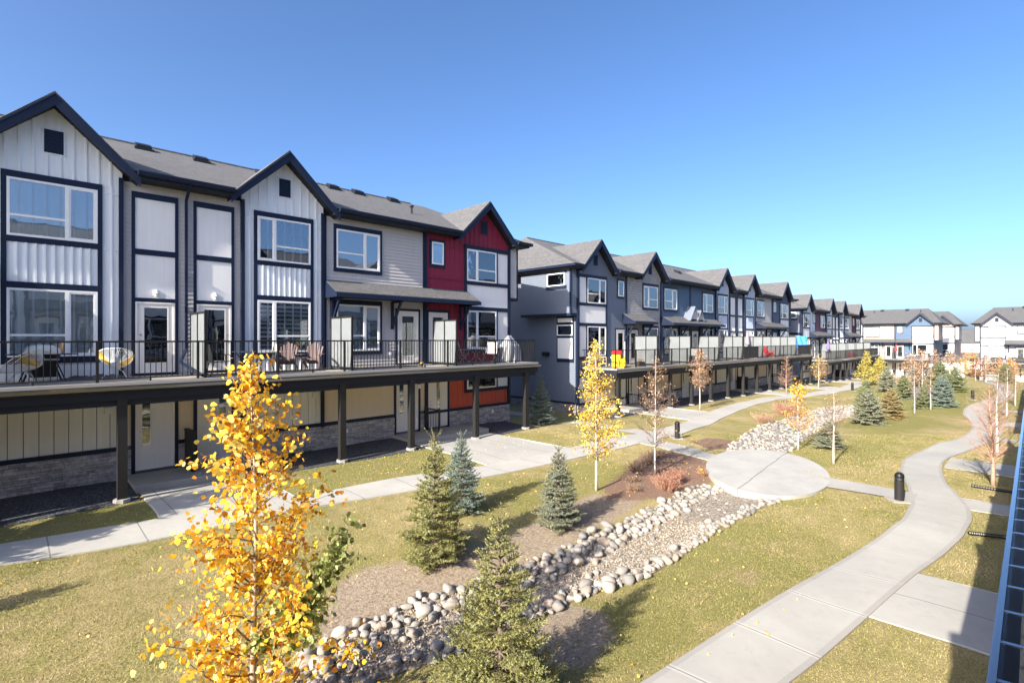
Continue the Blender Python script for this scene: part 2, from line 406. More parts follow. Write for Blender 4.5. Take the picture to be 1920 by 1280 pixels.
def sheet(name, poly, mat, off, th=.1, step=.5, label=None, rise=None):
    """flat polygon cut into a fine grid strip (convex in x) following the ground"""
    A = np.array(poly); x0, x1 = A[:,0].min(), A[:,0].max()
    xs = np.unique(np.concatenate([np.linspace(x0, x1, max(3, int((x1-x0)/step)+2)), A[:,0]]))
    U = []; Lw = []
    for x in xs:
        xx = min(max(x+1.3e-5, x0+1e-4), x1-1e-4); ys = []
        for i in range(len(poly)):
            (xa, ya), (xb, yb) = poly[i], poly[(i+1)%len(poly)]
            if (xa-xx)*(xb-xx) < 0: ys.append(ya+(yb-ya)*(xx-xa)/(xb-xa))
        U.append((x, max(ys))); Lw.append((x, min(ys)))
    V, F, UVs = ribbon_mesh(xs, U, Lw, off, th, 6)
    if rise: V = [(x, y, z+rise(x, y)) for x, y, z in V]
    me = bpy.data.meshes.new(name); me.from_pydata(V, [], F); lay = me.uv_layers.new(name='UVMap').data
    for l, lp in zip(lay, me.loops): l.uv = V[lp.vertex_index][:2]
    me.materials.append(mat); o = bpy.data.objects.new(name, me); COL.objects.link(o)
    tag(o, label, None, None, 'structure'); return o

# soil / mulch areas (masks on the one ground sheet)
MULCH = [[(14.3,9.2),(16.2,9.9),(17.7,9.9),(17.6,8.2),(16.4,7.3),(15.6,6.9),(14.2,6.9),(12.8,7.2),(11.1,7.9),(12.6,8.8)], [(20.1,10.0),(19.6,8.9),(20.9,8.5),(23.4,8.9),(22.2,10.2)]]
SOIL = [[(2.9,7.0),(3.6,8.2),(4.6,8.75),(5.9,8.35),(7.2,8.1),(9.4,8.2),(11.3,8.5),(12.2,7.3),(9,6.9),(6,7.0)], [(4.9,4.6),(5.6,5.4),(6.7,5.5),(6.8,4.8),(6.2,4.2),(5.3,4.1)]]
LAWN = [(3.1,-.05)]
def m_ground():
    t = NT('lawn_ground'); v = t.co()
    at = lambda nm: t.n('ShaderNodeAttribute', {'attribute_name': nm}).outputs['Fac']
    big = t.noise(v, .35, 5, .6); mid = t.noise(v, 1.7, 6, .7); fine = t.noise(v, 28, 4, .7); blade = t.noise(t.scale(v, (1, 2.2, 1)), 75, 3, .7)
    dry = t.ramp(fine, [(.25, (.27,.205,.10)), (.5, (.48,.375,.195)), (.8, (.66,.54,.31))])
    grn = t.ramp(fine, [(.25, (.11,.11,.035)), (.5, (.27,.25,.085)), (.8, (.44,.39,.16))])
    g = t.math('ADD', t.math('MULTIPLY', big, .9), t.math('ADD', t.math('MULTIPLY', mid, .8), t.math('SUBTRACT', at('green'), .55)))
    lawn = t.mix(t.ramp(g, [(.52, 0.), (.90, 1.)]), dry, grn)
    lawn = t.mix(t.ramp(blade, [(.32, .65), (.52, 0.)]), lawn, (.09,.075,.03))
    thatch = t.noise(v, .9, 6, .7); lawn = t.mix(t.ramp(thatch, [(.56, 0.), (.68, .6)]), lawn, t.ramp(fine, [(.3, (.20,.14,.075)), (.7, (.50,.39,.24))]))
    soil = t.ramp(t.noise(v, 18, 6, .75), [(.3, (.14,.10,.075)), (.5, (.34,.27,.20)), (.75, (.56,.46,.36))])
    mulch = t.ramp(t.noise(t.scale(v, (1, 2.5, 1)), 40, 5, .75), [(.32, (.06,.035,.025)), (.5, (.24,.15,.11)), (.75, (.46,.33,.25))])
    edge = t.math('SUBTRACT', t.math('MULTIPLY', mid, .9), .45); ef = t.math('MULTIPLY', t.math('SUBTRACT', fine, .5), .7)
    def mask(nm): return t.ramp(t.math('ADD', at(nm), t.math('ADD', edge, ef)), [(.38, 0.), (.62, 1.)])
    c = t.mix(mask('soil'), lawn, soil); c = t.mix(mask('mulch'), c, mulch)
    t.base(c); t.rough(.95); t.b.inputs['Specular IOR Level'].default_value = .1
    t.bump(t.math('ADD', blade, t.math('MULTIPLY', fine, 1.5)), .75, .035); return t.m
def build_ground():
    xs = np.unique(np.concatenate([-np.geomspace(12, 2500, 22), np.arange(-12, 32, .25), np.arange(32, 70, .6), np.arange(70, 130, 1.5), np.geomspace(130, 2800, 24)]))
    ys = np.unique(np.concatenate([-np.geomspace(6, 2500, 22), np.arange(-6, 22, .25), np.geomspace(22, 2500, 28)]))
    X, Y = np.meshgrid(xs, ys, indexing='ij'); P = np.stack([X.ravel(), Y.ravel()], 1)
    Z = hs(P); nx, ny = X.shape
    idx = np.arange(nx*ny).reshape(nx, ny)
    F = np.stack([idx[:-1,:-1].ravel(), idx[1:,:-1].ravel(), idx[1:,1:].ravel(), idx[:-1,1:].ravel()], 1)
    o = np_obj('ground', np.c_[P, Z], F, m_ground(), smooth=True); tag(o, kind='structure')
    def attr(nm, vals):
        a = o.data.attributes.new(nm, 'FLOAT', 'POINT'); a.data.foreach_set('value', vals.astype(np.float32))
    def soft(polys, w=.35):
        out = np.zeros(len(P))
        for q in polys:
            d = dist_poly(P, q+[q[0]]); i = inpoly(P, q); s = np.where(i, d, -d); out = np.maximum(out, np.clip(.5+s/(2*w), 0, 1))
        return out
    attr('soil', soft(SOIL)); attr('mulch', soft(MULCH))
    g = np.full(len(P), .42)
    g += .45*np.exp(-((P[:,1]-15.0)/1.6)**2)*(P[:,0] < 12)                          # greener strip before the decks
    g += .35*np.exp(-(((P[:,0]-9.5)/4)**2+((P[:,1]-4.2)/1.2)**2)) + .3*np.exp(-(((P[:,0]-12)/4)**2+((P[:,1]-9.6)/1.2)**2))
    for cx, cy, r in ((23.6,6.3,2.4),(21.5,5.4,1.6),(33,6,2.2),(36,5.6,1.8),(44.5,5.2,3),(60,5.5,8),(46,4.5,2)):
        g += .8*np.exp(-((P[:,0]-cx)**2+(P[:,1]-cy)**2*2.2)/r**2)
    attr('green', g)
build_ground()
XS = np.concatenate([np.arange(-14, 60, .35), np.arange(60, 98, 1.)])
ribbon('sidewalk', np.arange(-14, 98, .35), SWU, SWL, M['walk'], label='pale jointed sidewalk curving past the townhouse decks')
ribbon('winding_path', np.arange(-6, 97, .3), PL, PR, M['path'], label='wide winding concrete path with dark tooled borders')
# round patio + links
def patio():
    mb = MB(); c = (17.5, 6.1); n = 64; rim = []
    a0, b0 = 3.1, 1.78; phi = R(19)
    for k in range(n):
        a = 2*math.pi*k/n; x, y = a0*math.cos(a), b0*math.sin(a)
        rim.append((c[0]+x*math.cos(phi)-y*math.sin(phi), c[1]+x*math.sin(phi)+y*math.cos(phi)))
    mb.prism_z(rim, -.30, .022)
    pm = NT('patio_concrete'); pv = pm.co(); ps = pm.n('ShaderNodeSeparateXYZ', Vector=pv); c0 = (.39, .376, .352)
    pc = pm.ramp(pm.noise(pv, 1.1, 7, .7), [(.3, shade(c0, .82)), (.7, shade(c0, 1.08))]); pc = pm.mix(pm.ramp(pm.noise(pv, 4, 7, .8), [(.56, 0.), (.75, .45)]), pc, shade(c0, .68))
    wob = pm.math('MULTIPLY', pm.math('SUBTRACT', pm.noise(pv, 1.5, 4), .5), .10)
    pd = pm.math('ABSOLUTE', pm.math('ADD', wob, pm.math('SUBTRACT', pm.math('SUBTRACT', ps.outputs[1], 6.1), pm.math('MULTIPLY', pm.math('SUBTRACT', ps.outputs[0], 17.5), .10))))
    pm.base(pm.mix(pm.math('MULTIPLY', pm.math('LESS_THAN', pd, .018), .7), pc, (.10, .095, .09))); pm.rough(.85); pm.bump(pm.noise(pv, 60, 3), .2, .005)
    o = mb.build('round_patio', pm.m); tag(o, 'round pale concrete patio midway along the stream bed', kind='structure')
    return rim
RIM = patio()
sheet('link_walk', [(17.3,7.5),(18.5,7.6),(19.5,11.4),(18.3,11.4)], M['concrete'], .034)
sheet('link_walk', [(16.65,2.2),(17.6,2.2),(17.75,4.7),(16.65,4.6)], M['concrete'], .034)
for q in ([(9.35,2.2),(9.25,-2.6),(11.7,-2.6),(11.66,2.0)], [(17.05,1.6),(17.0,-2.6),(18.15,-2.6),(18.12,1.8)], [(22.75,2.15),(22.8,-2.6),(25.3,-2.6),(25.15,2.15)], [(31.2,1.2),(31.2,-2.6),(32.4,-2.6),(32.4,1.1)], [(37.5,1.3),(37.5,-2.6),(39.3,-2.6),(39.3,1.5)], [(45.5,1.9),(45.5,-2.6),(46.8,-2.6),(46.8,1.9)]):
    sheet('branch_walk', q, M['pad'], .014)
sheet('side_walk', [(20.3,12.6),(21.5,12.6),(21.5,34),(20.3,34)], M['walk'], .022)

# ------------------------------------------------------------------ townhouse blocks
EAVE, RIDGE_Y, SLOPE = 9.12, 5.5, .43
def bb(mb, x0, x1, z0, z1, y=-.035, pitch=.28, bat=.045, depth=.024, top=None):
    """board and batten; top(x) gives the upper limit for gable ends"""
    if top is None: mb.box(x0, x1, y, .02, z0, z1)
    n = max(1, round((x1-x0)/pitch)); p = (x1-x0)/n
    for i in range(1, n):
        x = x0+i*p; zt = z1 if top is None else top(x)
        if zt > z0+.05: mb.box(x-bat/2, x+bat/2, y-depth, y-.001, z0, zt)
def lap(mb, x0, x1, z0, z1, y=-.02, pitch=.135, d=.022):
    if x0 > x1: x0, x1 = x1, x0
    n = max(1, round((z1-z0)/pitch)); p = (z1-z0)/n
    for i in range(n):
        a = z0+i*p; b = a+p
        mb.face([(x0,y-d,a),(x1,y-d,a),(x1,y,b),(x0,y,b)]); mb.face([(x0,y,a),(x1,y,a),(x1,y-d,a),(x0,y-d,a)])
    for x in (x0, x1): mb.face([(x,y-d*.5,z0),(x,.02,z0),(x,.02,z1),(x,y-d*.5,z1)])
def flat(mb, x0, x1, z0, z1, y=-.03): mb.box(x0, x1, y, .02, z0, z1)
def boards(mb, x0, x1, z0, z1, y=-.03, pitch=.30):
    n = max(1, round((x1-x0)/pitch)); p = (x1-x0)/n
    for i in range(n):
        a = x0+i*p; mb.box(a+.009,a+p-.009,y,.018,z0,z1); mb.box(a+p*.5-.012,a+p*.5+.012,y-.006,y-.0005,z0,z1)
WALLFN = {'boards': boards, 'bb': bb, 'lap': lap, 'flat': flat, 'shake': flat}
def stone_wall(mb, x0, x1, z0, z1, rnd, y=-.03):
    z = z0
    while z < z1-.02:
        hh = min(rnd.choice((.06,.075,.09,.11)), z1-z); x = x0
        while x < x1-.01:
            w = min(rnd.uniform(.14,.46), x1-x)
            if x1-x-w < .07: w = x1-x
            g = .005; y0 = y-rnd.uniform(.03,.075); t = rnd.uniform(-.008,.008)
            v = [(x+g,y0,z+g),(x+w-g,y0+t,z+g+rnd.uniform(0,.008)),(x+w-g,y0+t,z+hh-g-rnd.uniform(0,.01)),(x+g,y0,z+hh-g)]
            b = [(x+g*.4,y,z+g*.4),(x+w-g*.4,y,z+g*.4),(x+w-g*.4,y,z+hh-g*.4),(x+g*.4,y,z+hh-g*.4)]
            mb.add(v+b, [(0,1,2,3),(0,4,5,1),(1,5,6,2),(2,6,7,3),(3,7,4,0)]); x += w
        z += hh

def window(p, xa, xb, za, zb, y, split=0.0, back='curtain', side=1, bar=.36, fine=True):
    """white vinyl window; split>0: narrow sash of that width on +x side (side=1) or -x side"""
    if xa > xb: xa, xb = xb, xa
    f = MB(); t = .06
    for a, b, c, d in ((xa,xb,za,za+t),(xa,xb,zb-t,zb),(xa,xa+t,za+t,zb-t),(xb-t,xb,za+t,zb-t)): f.box(a,b,y-.055,y,c,d)
    gx0, gx1 = xa+t, xb-t
    if split:
        m = gx1-split if side > 0 else gx0+split
        f.box(m-.045, m+.045, y-.06, y, za+t, zb-t)
        s0, s1 = (m+.045, gx1) if side > 0 else (gx0, m-.045); q = .035
        for a, b, c, d in ((s0,s1,za+t,za+t+q),(s0,s1,zb-t-q,zb-t),(s0,s0+q,za+t+q,zb-t-q),(s1-q,s1,za+t+q,zb-t-q)): f.box(a,b,y-.05,y,c,d)
        if bar:
            zz = za+(zb-za)*bar; b0, b1 = (gx0, m-.045) if side > 0 else (m+.045, gx1); f.box(b0, b1, y-.05, y, zz-.03, zz+.03)
    w = f.build('window', M['white'], p)
    MB().box(gx0,gx1,y-.030,y-.026,za+t,zb-t).build('glass', M['glass'], w, uv=False)
    if back == 'curtain':
        c = MB(); n = int((gx1-gx0)/.05)+2 if fine else 8; xs = np.linspace(gx0, gx1, n)
        for i in range(n-1):
            y0 = y-.012-.007*math.sin(i*1.9)-.004*math.sin(i*.7); y1 = y-.012-.007*math.sin((i+1)*1.9)-.004*math.sin((i+1)*.7)
            c.face([(xs[i],y0,za+t),(xs[i+1],y1,za+t),(xs[i+1],y1,zb-t),(xs[i],y0,zb-t)])
        c.build('curtain', M['curtain'], w, smooth=True, uv=False)
    elif back == 'half':
        MB().box(gx0,gx1,y-.004,y,za+t,zb-t).build('dim_room', M['interior'], w, uv=False)
        MB().box(gx0,gx1,y-.014,y-.010,za+(zb-za)*.62,zb-t).build('blind', M['blind'], w, uv=False)
    elif back in ('blind', 'zebra'):
        MB().box(gx0,gx1,y-.016,y-.010,za+t,zb-t).build('blind', M[back], w, uv=False)
    else:
        MB().box(gx0,gx1,y-.006,y,za+t,zb-t).build('dim_room', M['interior'], w, uv=False)
    return w
def door(p, xa, xb, za, zb, y, lite, hinge=1, mat='door'):
    if xa > xb: xa, xb = xb, xa
    m = MB(); t = .05
    for a, b, c, d in ((xa,xa+t,za,zb),(xb-t,xb,za,zb),(xa+t,xb-t,zb-t,zb)): m.box(a,b,y-.05,y+.01,c,d)
    m.box(xa+t,xb-t,y-.02,y+.01,za+.03,zb-t); m.box(xa+t,xb-t,y-.06,y+.01,za,za+.03)
    lx0, lx1, lz0, lz1 = lite; q = .045
    if lx0 > lx1: lx0, lx1 = lx1, lx0
    for a, b, c, d in ((lx0-q,lx0,lz0-q,lz1+q),(lx1,lx1+q,lz0-q,lz1+q),(lx0,lx1,lz0-q,lz0),(lx0,lx1,lz1,lz1+q)): m.box(a,b,y-.035,y-.019,c,d)
    d = m.build('door', M[mat], p)
    MB().box(lx0,lx1,y-.026,y-.0235,lz0,lz1).build('door_glass', M['glass_door'], d, uv=False)
    MB().box(lx0,lx1,y-.0225,y-.0202,lz0,lz1).build('dim_room', M['interior'], d, uv=False)
    hx = xa+t+.08 if hinge > 0 else xb-t-.08
    k = MB(); k.lathe([(.028,0),(.028,.012)],10).xf(Matrix.Rotation(R(90),4,'X')); k.xf(Matrix.Translation((hx,y-.02,za+.98)))
    k2 = MB(); k2.lathe([(.03,0),(.03,.02)],10).xf(Matrix.Rotation(R(90),4,'X')); k2.xf(Matrix.Translation((hx,y-.02,za+1.16))); k.merge(k2)
    k.bar((hx,y-.05,za+.98),(hx+.11*hinge,y-.055,za+.98),.018,.022); k.bar((hx,y-.02,za+.98),(hx,y-.055,za+.98),.018,.018)
    k.build('handle', M['chrome'], d, uv=False)
    return d
def digits(p, x, z, y, txt):
    for i, ch in enumerate(txt):
        c = bpy.data.curves.new('n', 'FONT'); c.body = ch; c.size = .17; c.extrude = .006
        o = bpy.data.objects.new('n', c); COL.objects.link(o); bpy.context.view_layer.update()
        me = bpy.data.meshes.new_from_object(o.evaluated_get(bpy.context.evaluated_depsgraph_get())); bpy.data.objects.remove(o)
        me.materials.clear(); me.materials.append(M['white'])
        q = bpy.data.objects.new('house_number', me); COL.objects.link(q); q.parent = p; q.rotation_euler = (R(90),0,0); q.location = (x+i*.13, y, z)
def wall_light(p, x, z, y):
    m = MB(); m.box(x-.055,x+.055,y-.02,y,z+.02,z+.2); m.tube([(x,y-.01,z+.17),(x,y-.09,z+.2),(x,y-.13,z+.15)],.012,6); m.lathe([(.02,.16),(.075,.10),(.08,.09),(.02,.09)],10,(x,y-.13,z))
    l = m.build('wall_lantern', M['white'], p, uv=False)
    MB().lathe([(.05,-.02),(.055,.09)],10,(x,y-.13,z)).build('lamp_glass', M['lamp'], l, uv=False)

def gable_roof(p, c, y_ext=0.0, hw=1.86, zp=10.86):
    """cross gable: two slopes running back into the main roof + rake boards + soffit"""
    yf = -.55; yb = -.6+(zp-EAVE)/SLOPE; ze = zp-hw
    m = MB()
    for s in (-1, 1):
        zl = EAVE+.0; dxl = zp-zl
        m.slab([(c,yf,zp),(c+s*hw,yf,ze),(c+s*hw,-.58,ze),(c+s*dxl,-.56,zl+.02),(c,yb+.15,zp)], .07)
    m.build('gable_roof', M['shingle'], p)
    t = MB()
    for s in (-1, 1):
        a = .07; b = .40
        t.prism_y([(c,zp-a),(c+s*(hw+.02),ze-a-.02),(c+s*(hw+.02),ze-b-.02+.10),(c,zp-b)], yf-.035, yf)
        t.prism_y([(c,zp-.062),(c+s*(hw+.04),ze-.10),(c+s*(hw+.04),ze-.14),(c,zp-.11)], yf-.06, yf-.036)
    t.build('rake_board', M['trim'], p)
    q = MB()
    for s in (-1, 1):
        q.prism_y([(c,zp-.09),(c+s*(hw-.01),ze-.1),(c+s*(hw-.01),ze-.20),(c,zp-.32)], yf+.001, .0)
    q.build('gable_soffit', M['soffit'], p)
def gable_wall(p, c, half, mat, style, z0, wl=None):
    """triangular wall under a cross gable, z0 = base of the triangle zone"""
    apex = 10.60; m = MB()
    top = lambda x: apex-abs(x-c)
    hw = min(half, apex-z0)
    m.prism_y([(c-hw,z0),(c+hw,z0),(c+hw,apex-hw),(c,apex),(c-hw,apex-hw)], -.06, .5)
    if style == 'bb': bb(m, c-hw, c+hw, z0, 0, y=-.06, top=top)
    if style == 'lap':
        z = z0
        while z < apex-.15:
            w = min(hw, apex-z); w2 = min(hw, apex-z-.135)
            m.face([(c-w,-.085,z),(c+w,-.085,z),(c+w2,-.063,z+.135),(c-w2,-.063,z+.135)]); m.face([(c-w,-.06,z),(c+w,-.06,z),(c+w,-.085,z),(c-w,-.085,z)]); z += .135
    m.build('gable_wall', M[mat], p, label=wl)
    v = MB(); v.box(c-.20,c+.20,-.10,-.05,9.30,9.93)
    for k in range(9): v.bar((c-.17,-.105,9.34+k*.065),(c+.17,-.105,9.34+k*.065),.02,.03)
    lv = v.build('gable_vent', M['trim'], p)
    fr = MB()
    for a, b, cc, d in ((-.235,.235,9.265,9.30),(-.235,.235,9.93,9.965),(-.235,-.20,9.30,9.93),(.20,.235,9.30,9.93)): fr.box(c+a,c+b,-.09,-.05,cc,d)
    fr.build('vent_frame', M[mat], lv)

def awning(p, xa, xb, mat='shingle', brackets=(), depth=.95, zt=6.50, zf=5.97):
    if xa > xb: xa, xb = xb, xa
    yf = -depth; m = MB()
    m.slab([(xa,0,zt),(xb,0,zt),(xb,yf,zf),(xa,yf,zf)], .06); a = m.build('awning', M[mat], p)
    t = MB()
    t.box(xa-.02,xb+.02,yf-.10,yf-.0,zf-.20,zf-.045)
    for x in (xa, xb):
        t.add([(x-.02,0,zt-.02),(x+.02,0,zt-.02),(x+.02,yf,zf-.02),(x-.02,yf,zf-.02),(x-.02,0,zf-.2),(x+.02,0,zf-.2),(x+.02,yf,zf-.2),(x-.02,yf,zf-.2)],[(0,1,2,3),(4,7,6,5),(0,4,5,1),(1,5,6,2),(2,6,7,3),(3,7,4,0)])
    t.box(xa,xb,yf,0,zf-.17,zf-.14); t.build('awning_fascia', M['trim'], a)
    for x in brackets:
        b = MB(); b.box(x-.045,x+.045,-.14,-.03,zf-1.35,zf-.2); b.box(x-.045,x+.045,yf+.1,-.14,zf-.27,zf-.18)
        b.bar((x,-.12,zf-1.2),(x,yf+.2,zf-.24),.085,.085); b.build('bracket', M['trim'], a)
def downspout(p, pts, w=.075, mat='trim'):
    m = MB()
    for a, b in zip(pts[:-1], pts[1:]): m.bar(a, b, w, w*.75)
    m.build('downspout', M[mat], p, uv=False)

def frame_rects(m, x0, x1, zs, y=-.075, t=.11, ends=True):
    """dark trim: verticals at x0 and x1, horizontals for each (za,zb)"""
    if x0 > x1: x0, x1 = x1, x0
    za, zb = zs[0][0], zs[-1][1]
    m.box(x0,x0+t,y,.01,za,zb); m.box(x1-t,x1,y,.01,za,zb)
    for a, b in zs: m.box(x0+t,x1-t,y+.002,.01,a,b)

def deck(p, L, units, x_end0, x_end1, posts, rails, screens, g, windscreens=(), fine=True, jog=()):
    y0 = -2.45
    m = MB(); m.box(x_end0,x_end1,y0-.05,-.06,3.03,3.11); m.build('deck_floor', M['deck'], p)
    m = MB(); m.box(x_end0+.02,x_end1-.02,y0-.02,y0+.05,2.66,3.028); m.box(x_end0+.02,x_end0+.08,y0+.05,-.06,2.66,3.028); m.box(x_end1-.08,x_end1-.02,y0+.05,-.06,2.66,3.028)
    pass
    m.box(x_end0+.1,x_end1-.1,y0+.0501,y0+.21,2.50,2.799); m.build('deck_beam', M['soffit'], p)
    MB().box(x_end0+.1,x_end1-.1,y0+.22,-.07,2.86,2.90).build('deck_bounce_panel', M['bounce_panel'], p)  # unseen pale underside, added to bounce light below the deck
    gt = MB(); n = 8; prof = [(y0-.05-.125*math.sin(a)*1.0, 3.02-.115*(1-math.cos(a))) for a in np.linspace(0, 0, 1)]
    # half-round gutter: outer lip, bowl, back
    pr = [(y0-.163,3.028),(y0-.187,3.03),(y0-.187,2.99),(y0-.165,2.92),(y0-.11,2.885),(y0-.055,2.90),(y0-.052,3.03),(y0-.062,3.03),(y0-.065,2.915),(y0-.11,2.90),(y0-.155,2.935),(y0-.163,2.99)]
    k = len(pr); v = [(x, y, z) for x in (x_end0-.05, x_end1+.05) for y, z in pr]
    gt.add(v, [(i, i+k, (i+1)%k+k, (i+1)%k) for i in range(k)]+[tuple(range(k)), tuple(range(2*k-1,k-1,-1))])
    x = x_end0+.2
    while x < x_end1 and fine: gt.bar((x,y0-.18,3.005),(x,y0-.055,3.012),.022,.006); x += .335
    gt.build('deck_gutter', M['gutter'], p)
    for x in posts:
        b = g(x, y0+.05); m = MB(); m.box(x-.105,x+.105,y0-.02,y0+.17,b+.10,2.66)
        q = m.build('deck_post', M['post'], p)
        f = MB(); f.lathe([(.20,-.3),(.19,.10)],8,(x,y0+.075,b)); f.build('footing', M['concrete'], q, uv=False)
    ry = y0+.08
    for a, b in zip(rails[:-1], rails[1:]):
        m = MB(); m.box(a,b,ry-.028,ry+.028,4.13,4.175); m.box(a,b,ry-.018,ry+.018,3.19,3.22); m.box(a-.03,a+.03,ry-.031,ry+.031,3.112,4.178)
        n = max(2, round((b-a)/.125))
        for i in range(1, n):
            x = a+(b-a)*i/n
            if fine: m.box(x-.009,x+.009,ry-.009,ry+.009,3.22,4.13)
            else: m.face([(x-.011,ry-.008,3.22),(x+.011,ry-.008,3.22),(x+.011,ry-.008,4.13),(x-.011,ry-.008,4.13)]); m.face([(x,ry-.012,3.22),(x,ry+.01,3.22),(x,ry+.01,4.13),(x,ry-.012,4.13)])
        m.box((a+b)/2-.02,(a+b)/2+.02,ry-.02,ry+.02,3.112,3.19)
        m.build('railing', M['rail'], p, uv=False)
    for xe in (rails[0], rails[-1]):
        m = MB(); m.box(xe-.031,xe+.031,ry-.029,ry+.029,3.112,4.178); m.box(xe-.028,xe+.028,ry+.03,-.05,4.13,4.175); m.box(xe-.018,xe+.018,ry+.03,-.05,3.19,3.22)
        n = 18
        for i in range(1, n):
            y = ry+(-.05-ry)*i/n; m.box(xe-.009,xe+.009,y-.009,y+.009,3.22,4.13)
        m.build('railing', M['rail'], p, uv=False)
    for x in screens:
        f = MB(); ys = [ry+.06, ry+.86, ry+1.66]
        for y in ys: f.box(x-.03,x+.03,y-.03,y+.03,3.112,5.0)
        f.box(x-.025,x+.025,ys[0],ys[-1],4.96,5.02); f.box(x-.025,x+.025,ys[0],ys[-1],3.18,3.23)
        s = f.build('privacy_screen', M['rail'], p, uv=False)
        q = MB()
        for ya, yb in zip(ys[:-1], ys[1:]): q.box(x-.008,x+.008,ya+.03,yb-.03,3.23,4.96)
        q.build('screen_panel', M['frost'], s, uv=False)
    for a, b in windscreens:
        MB().box(a,b,ry+.032,ry+.04,3.2,4.12).build('windscreen', M['trim'], p, uv=False)

def block(name, label, loc, rot, units, fine=True, group='townhouse blocks around the courtyard', numbers=None, screens_at=(), windscreens=(), vents=(), porch_walks=True, awn=(), dormers=(), back_slope=True, deck_ext=(0,0)):
    """units: list of dict(t='E'|'P'|'G'|'R'|'S', w, flip, up=(style,mat), gf=(style,mat), ...)"""
    rnd = random.Random(name+label)
    root = empty(name, loc, rot, label, 'building', group)
    L = sum(u['w'] for u in units); P = root
    Mw = Matrix.Translation(loc) @ Matrix.Rotation(rot, 4, 'Z')
    def g(x, y):
        w = Mw @ Vector((x, y, 0)); return h(w.x, w.y)-loc[2]
    bay0 = units[0]['t'] == 'E'; bay1 = units[-1]['t'] == 'E'
    # body
    endm = units[0].get('side', 'lap_mid')
    body = MB(); body.box(0.0,L,.022,11.0,-1.0,8.93)
    body.build('wall', M['lap_mid'], P)
    for xs, s, u in ((0.0,-1,units[0]), (L,1,units[-1])):
        m = MB(); d = .022; pz = .135; zz = 1.0
        while zz < 8.85:
            a, b = zz, min(zz+pz, 8.9)
            v = [(xs+s*.025,.0,a),(xs+s*.025,11.0,a),(xs+s*.004,11.0,b),(xs+s*.004,.0,b)]
            m.face(v if s > 0 else v[::-1]); v = [(xs+s*.001,.0,a),(xs+s*.001,11.0,a),(xs+s*.025,11.0,a),(xs+s*.025,.0,a)]; m.face(v if s > 0 else v[::-1]); zz += pz
        m.build('end_wall', M[u.get('side', 'lap_mid')], P)
        st = MB(); st.box(min(xs+s*.07,xs-s*.2),max(xs+s*.07,xs-s*.2),.0,11.0,-1.0,.92); st.build('stone_base', M['stone_far'], P)
        st = MB(); st.box(min(xs+s*.09,xs),max(xs+s*.09,xs),-.05,11.0,.921,1.04); st.box(min(xs+s*.05,xs),max(xs+s*.05,xs),-.10,.05,1.04,8.9); st.build('corner_trim', M['trim'], P)
        if u['t'] == 'E':          # cantilevered bay on the end wall
            b = MB(); xa, xb = xs, xs+s*.6
            x0, x1 = min(xa,xb), max(xa,xb)
            b.box(x0,x1,-.02,4.0,6.30,8.93); lap(b, x0+.02, x1-.06, 6.35, 8.85, y=-.025)
            mm = MB(); zz = 6.35
            while zz < 8.85:
                v = [(xb+s*.025,0,zz),(xb+s*.025,4.0,zz),(xb+s*.004,4.0,zz+.135),(xb+s*.004,0,zz+.135)]; b.face(v if s > 0 else v[::-1])
                v = [(xb,0,zz),(xb,4.0,zz),(xb+s*.025,4.0,zz),(xb+s*.025,0,zz)]; b.face(v if s > 0 else v[::-1]); zz += .135
            b.build('side_bay', M[u.get('bay', u.get('side', 'lap_mid'))], P)
            t = MB(); t.box(x0-.01,x1+.03,-.055,4.03,6.16,6.30); t.box(xb-.05 if s > 0 else xb-.03, xb+.03 if s > 0 else xb+.05,-.06,.03,6.30,8.93); t.box(x0,x0+.06,-.06,.0,6.30,8.93) if s > 0 else t.box(x1-.06,x1,-.06,.0,6.30,8.93)
            t.build('bay_trim', M['trim'], P)
            if u.get('side_win'):
                w = window(P, .35, 1.75, 7.9, 8.65, 0, 0, 'blind', 1, 0)
                w.matrix_parent_inverse = Matrix(); w.rotation_euler = (0,0,R(-90) if s < 0 else R(90)); w.location = (xb+s*.03, 2.1 if s < 0 else .1, .05)
                tt = MB(); tt.box(xb,xb+s*.05,.25,1.85,7.75,7.95); tt.box(xb,xb+s*.05,.25,1.85,8.70,8.80); tt.build('window_trim', M['trim'], P)
                w = window(P, .3, 1.5, 5.0, 5.65, 0, 0, 'dark', 1, 0); w.rotation_euler = (0,0,R(-90) if s < 0 else R(90)); w.location = (xs+s*.05, 1.75, 0)
                tt = MB(); tt.box(xs,xs+s*.045,.18,1.5,3.4,6.16); tt.build('window_trim', M['trim'], P)
                MB().box(xs+s*.03,xs+s*.06,.28,1.42,3.62,4.85).build('panel', M['panel'], P); MB().box(xs+s*.03,xs+s*.06,.28,1.42,5.80,6.05).build('panel', M['panel'], P)
                tt = MB(); tt.box(xs,xs+s*.3,2.1,2.5,3.75,4.0); tt.build('wall_vent', M['black'], P)
    # main roof
    ex0 = -.95 if bay0 else -.35; ex1 = L+.95 if bay1 else L+.35
    yb = 2*RIDGE_Y+.6; zr = EAVE+SLOPE*(RIDGE_Y+.6); r0 = ex0+(2.3 if bay0 else 0); r1 = ex1-(2.3 if bay1 else 0)
    m = MB(); e = EAVE-.02
    A, B, Cc, D = (ex0,-.6,EAVE),(ex1,-.6,EAVE),(ex1,yb,EAVE),(ex0,yb,EAVE); E_, F_ = (r0,RIDGE_Y,zr),(r1,RIDGE_Y,zr)
    front = [A]
    xx = 0.
    for u in units:
        c = u.get('gc')
        if c is not None:
            c = xx+(u['w']-c if u.get('flip') else c); yv = -.6+(10.80-EAVE)/SLOPE
            front += [(c-1.70,-.6,EAVE),(c,yv,10.80),(c+1.70,-.6,EAVE)]
        xx += u['w']
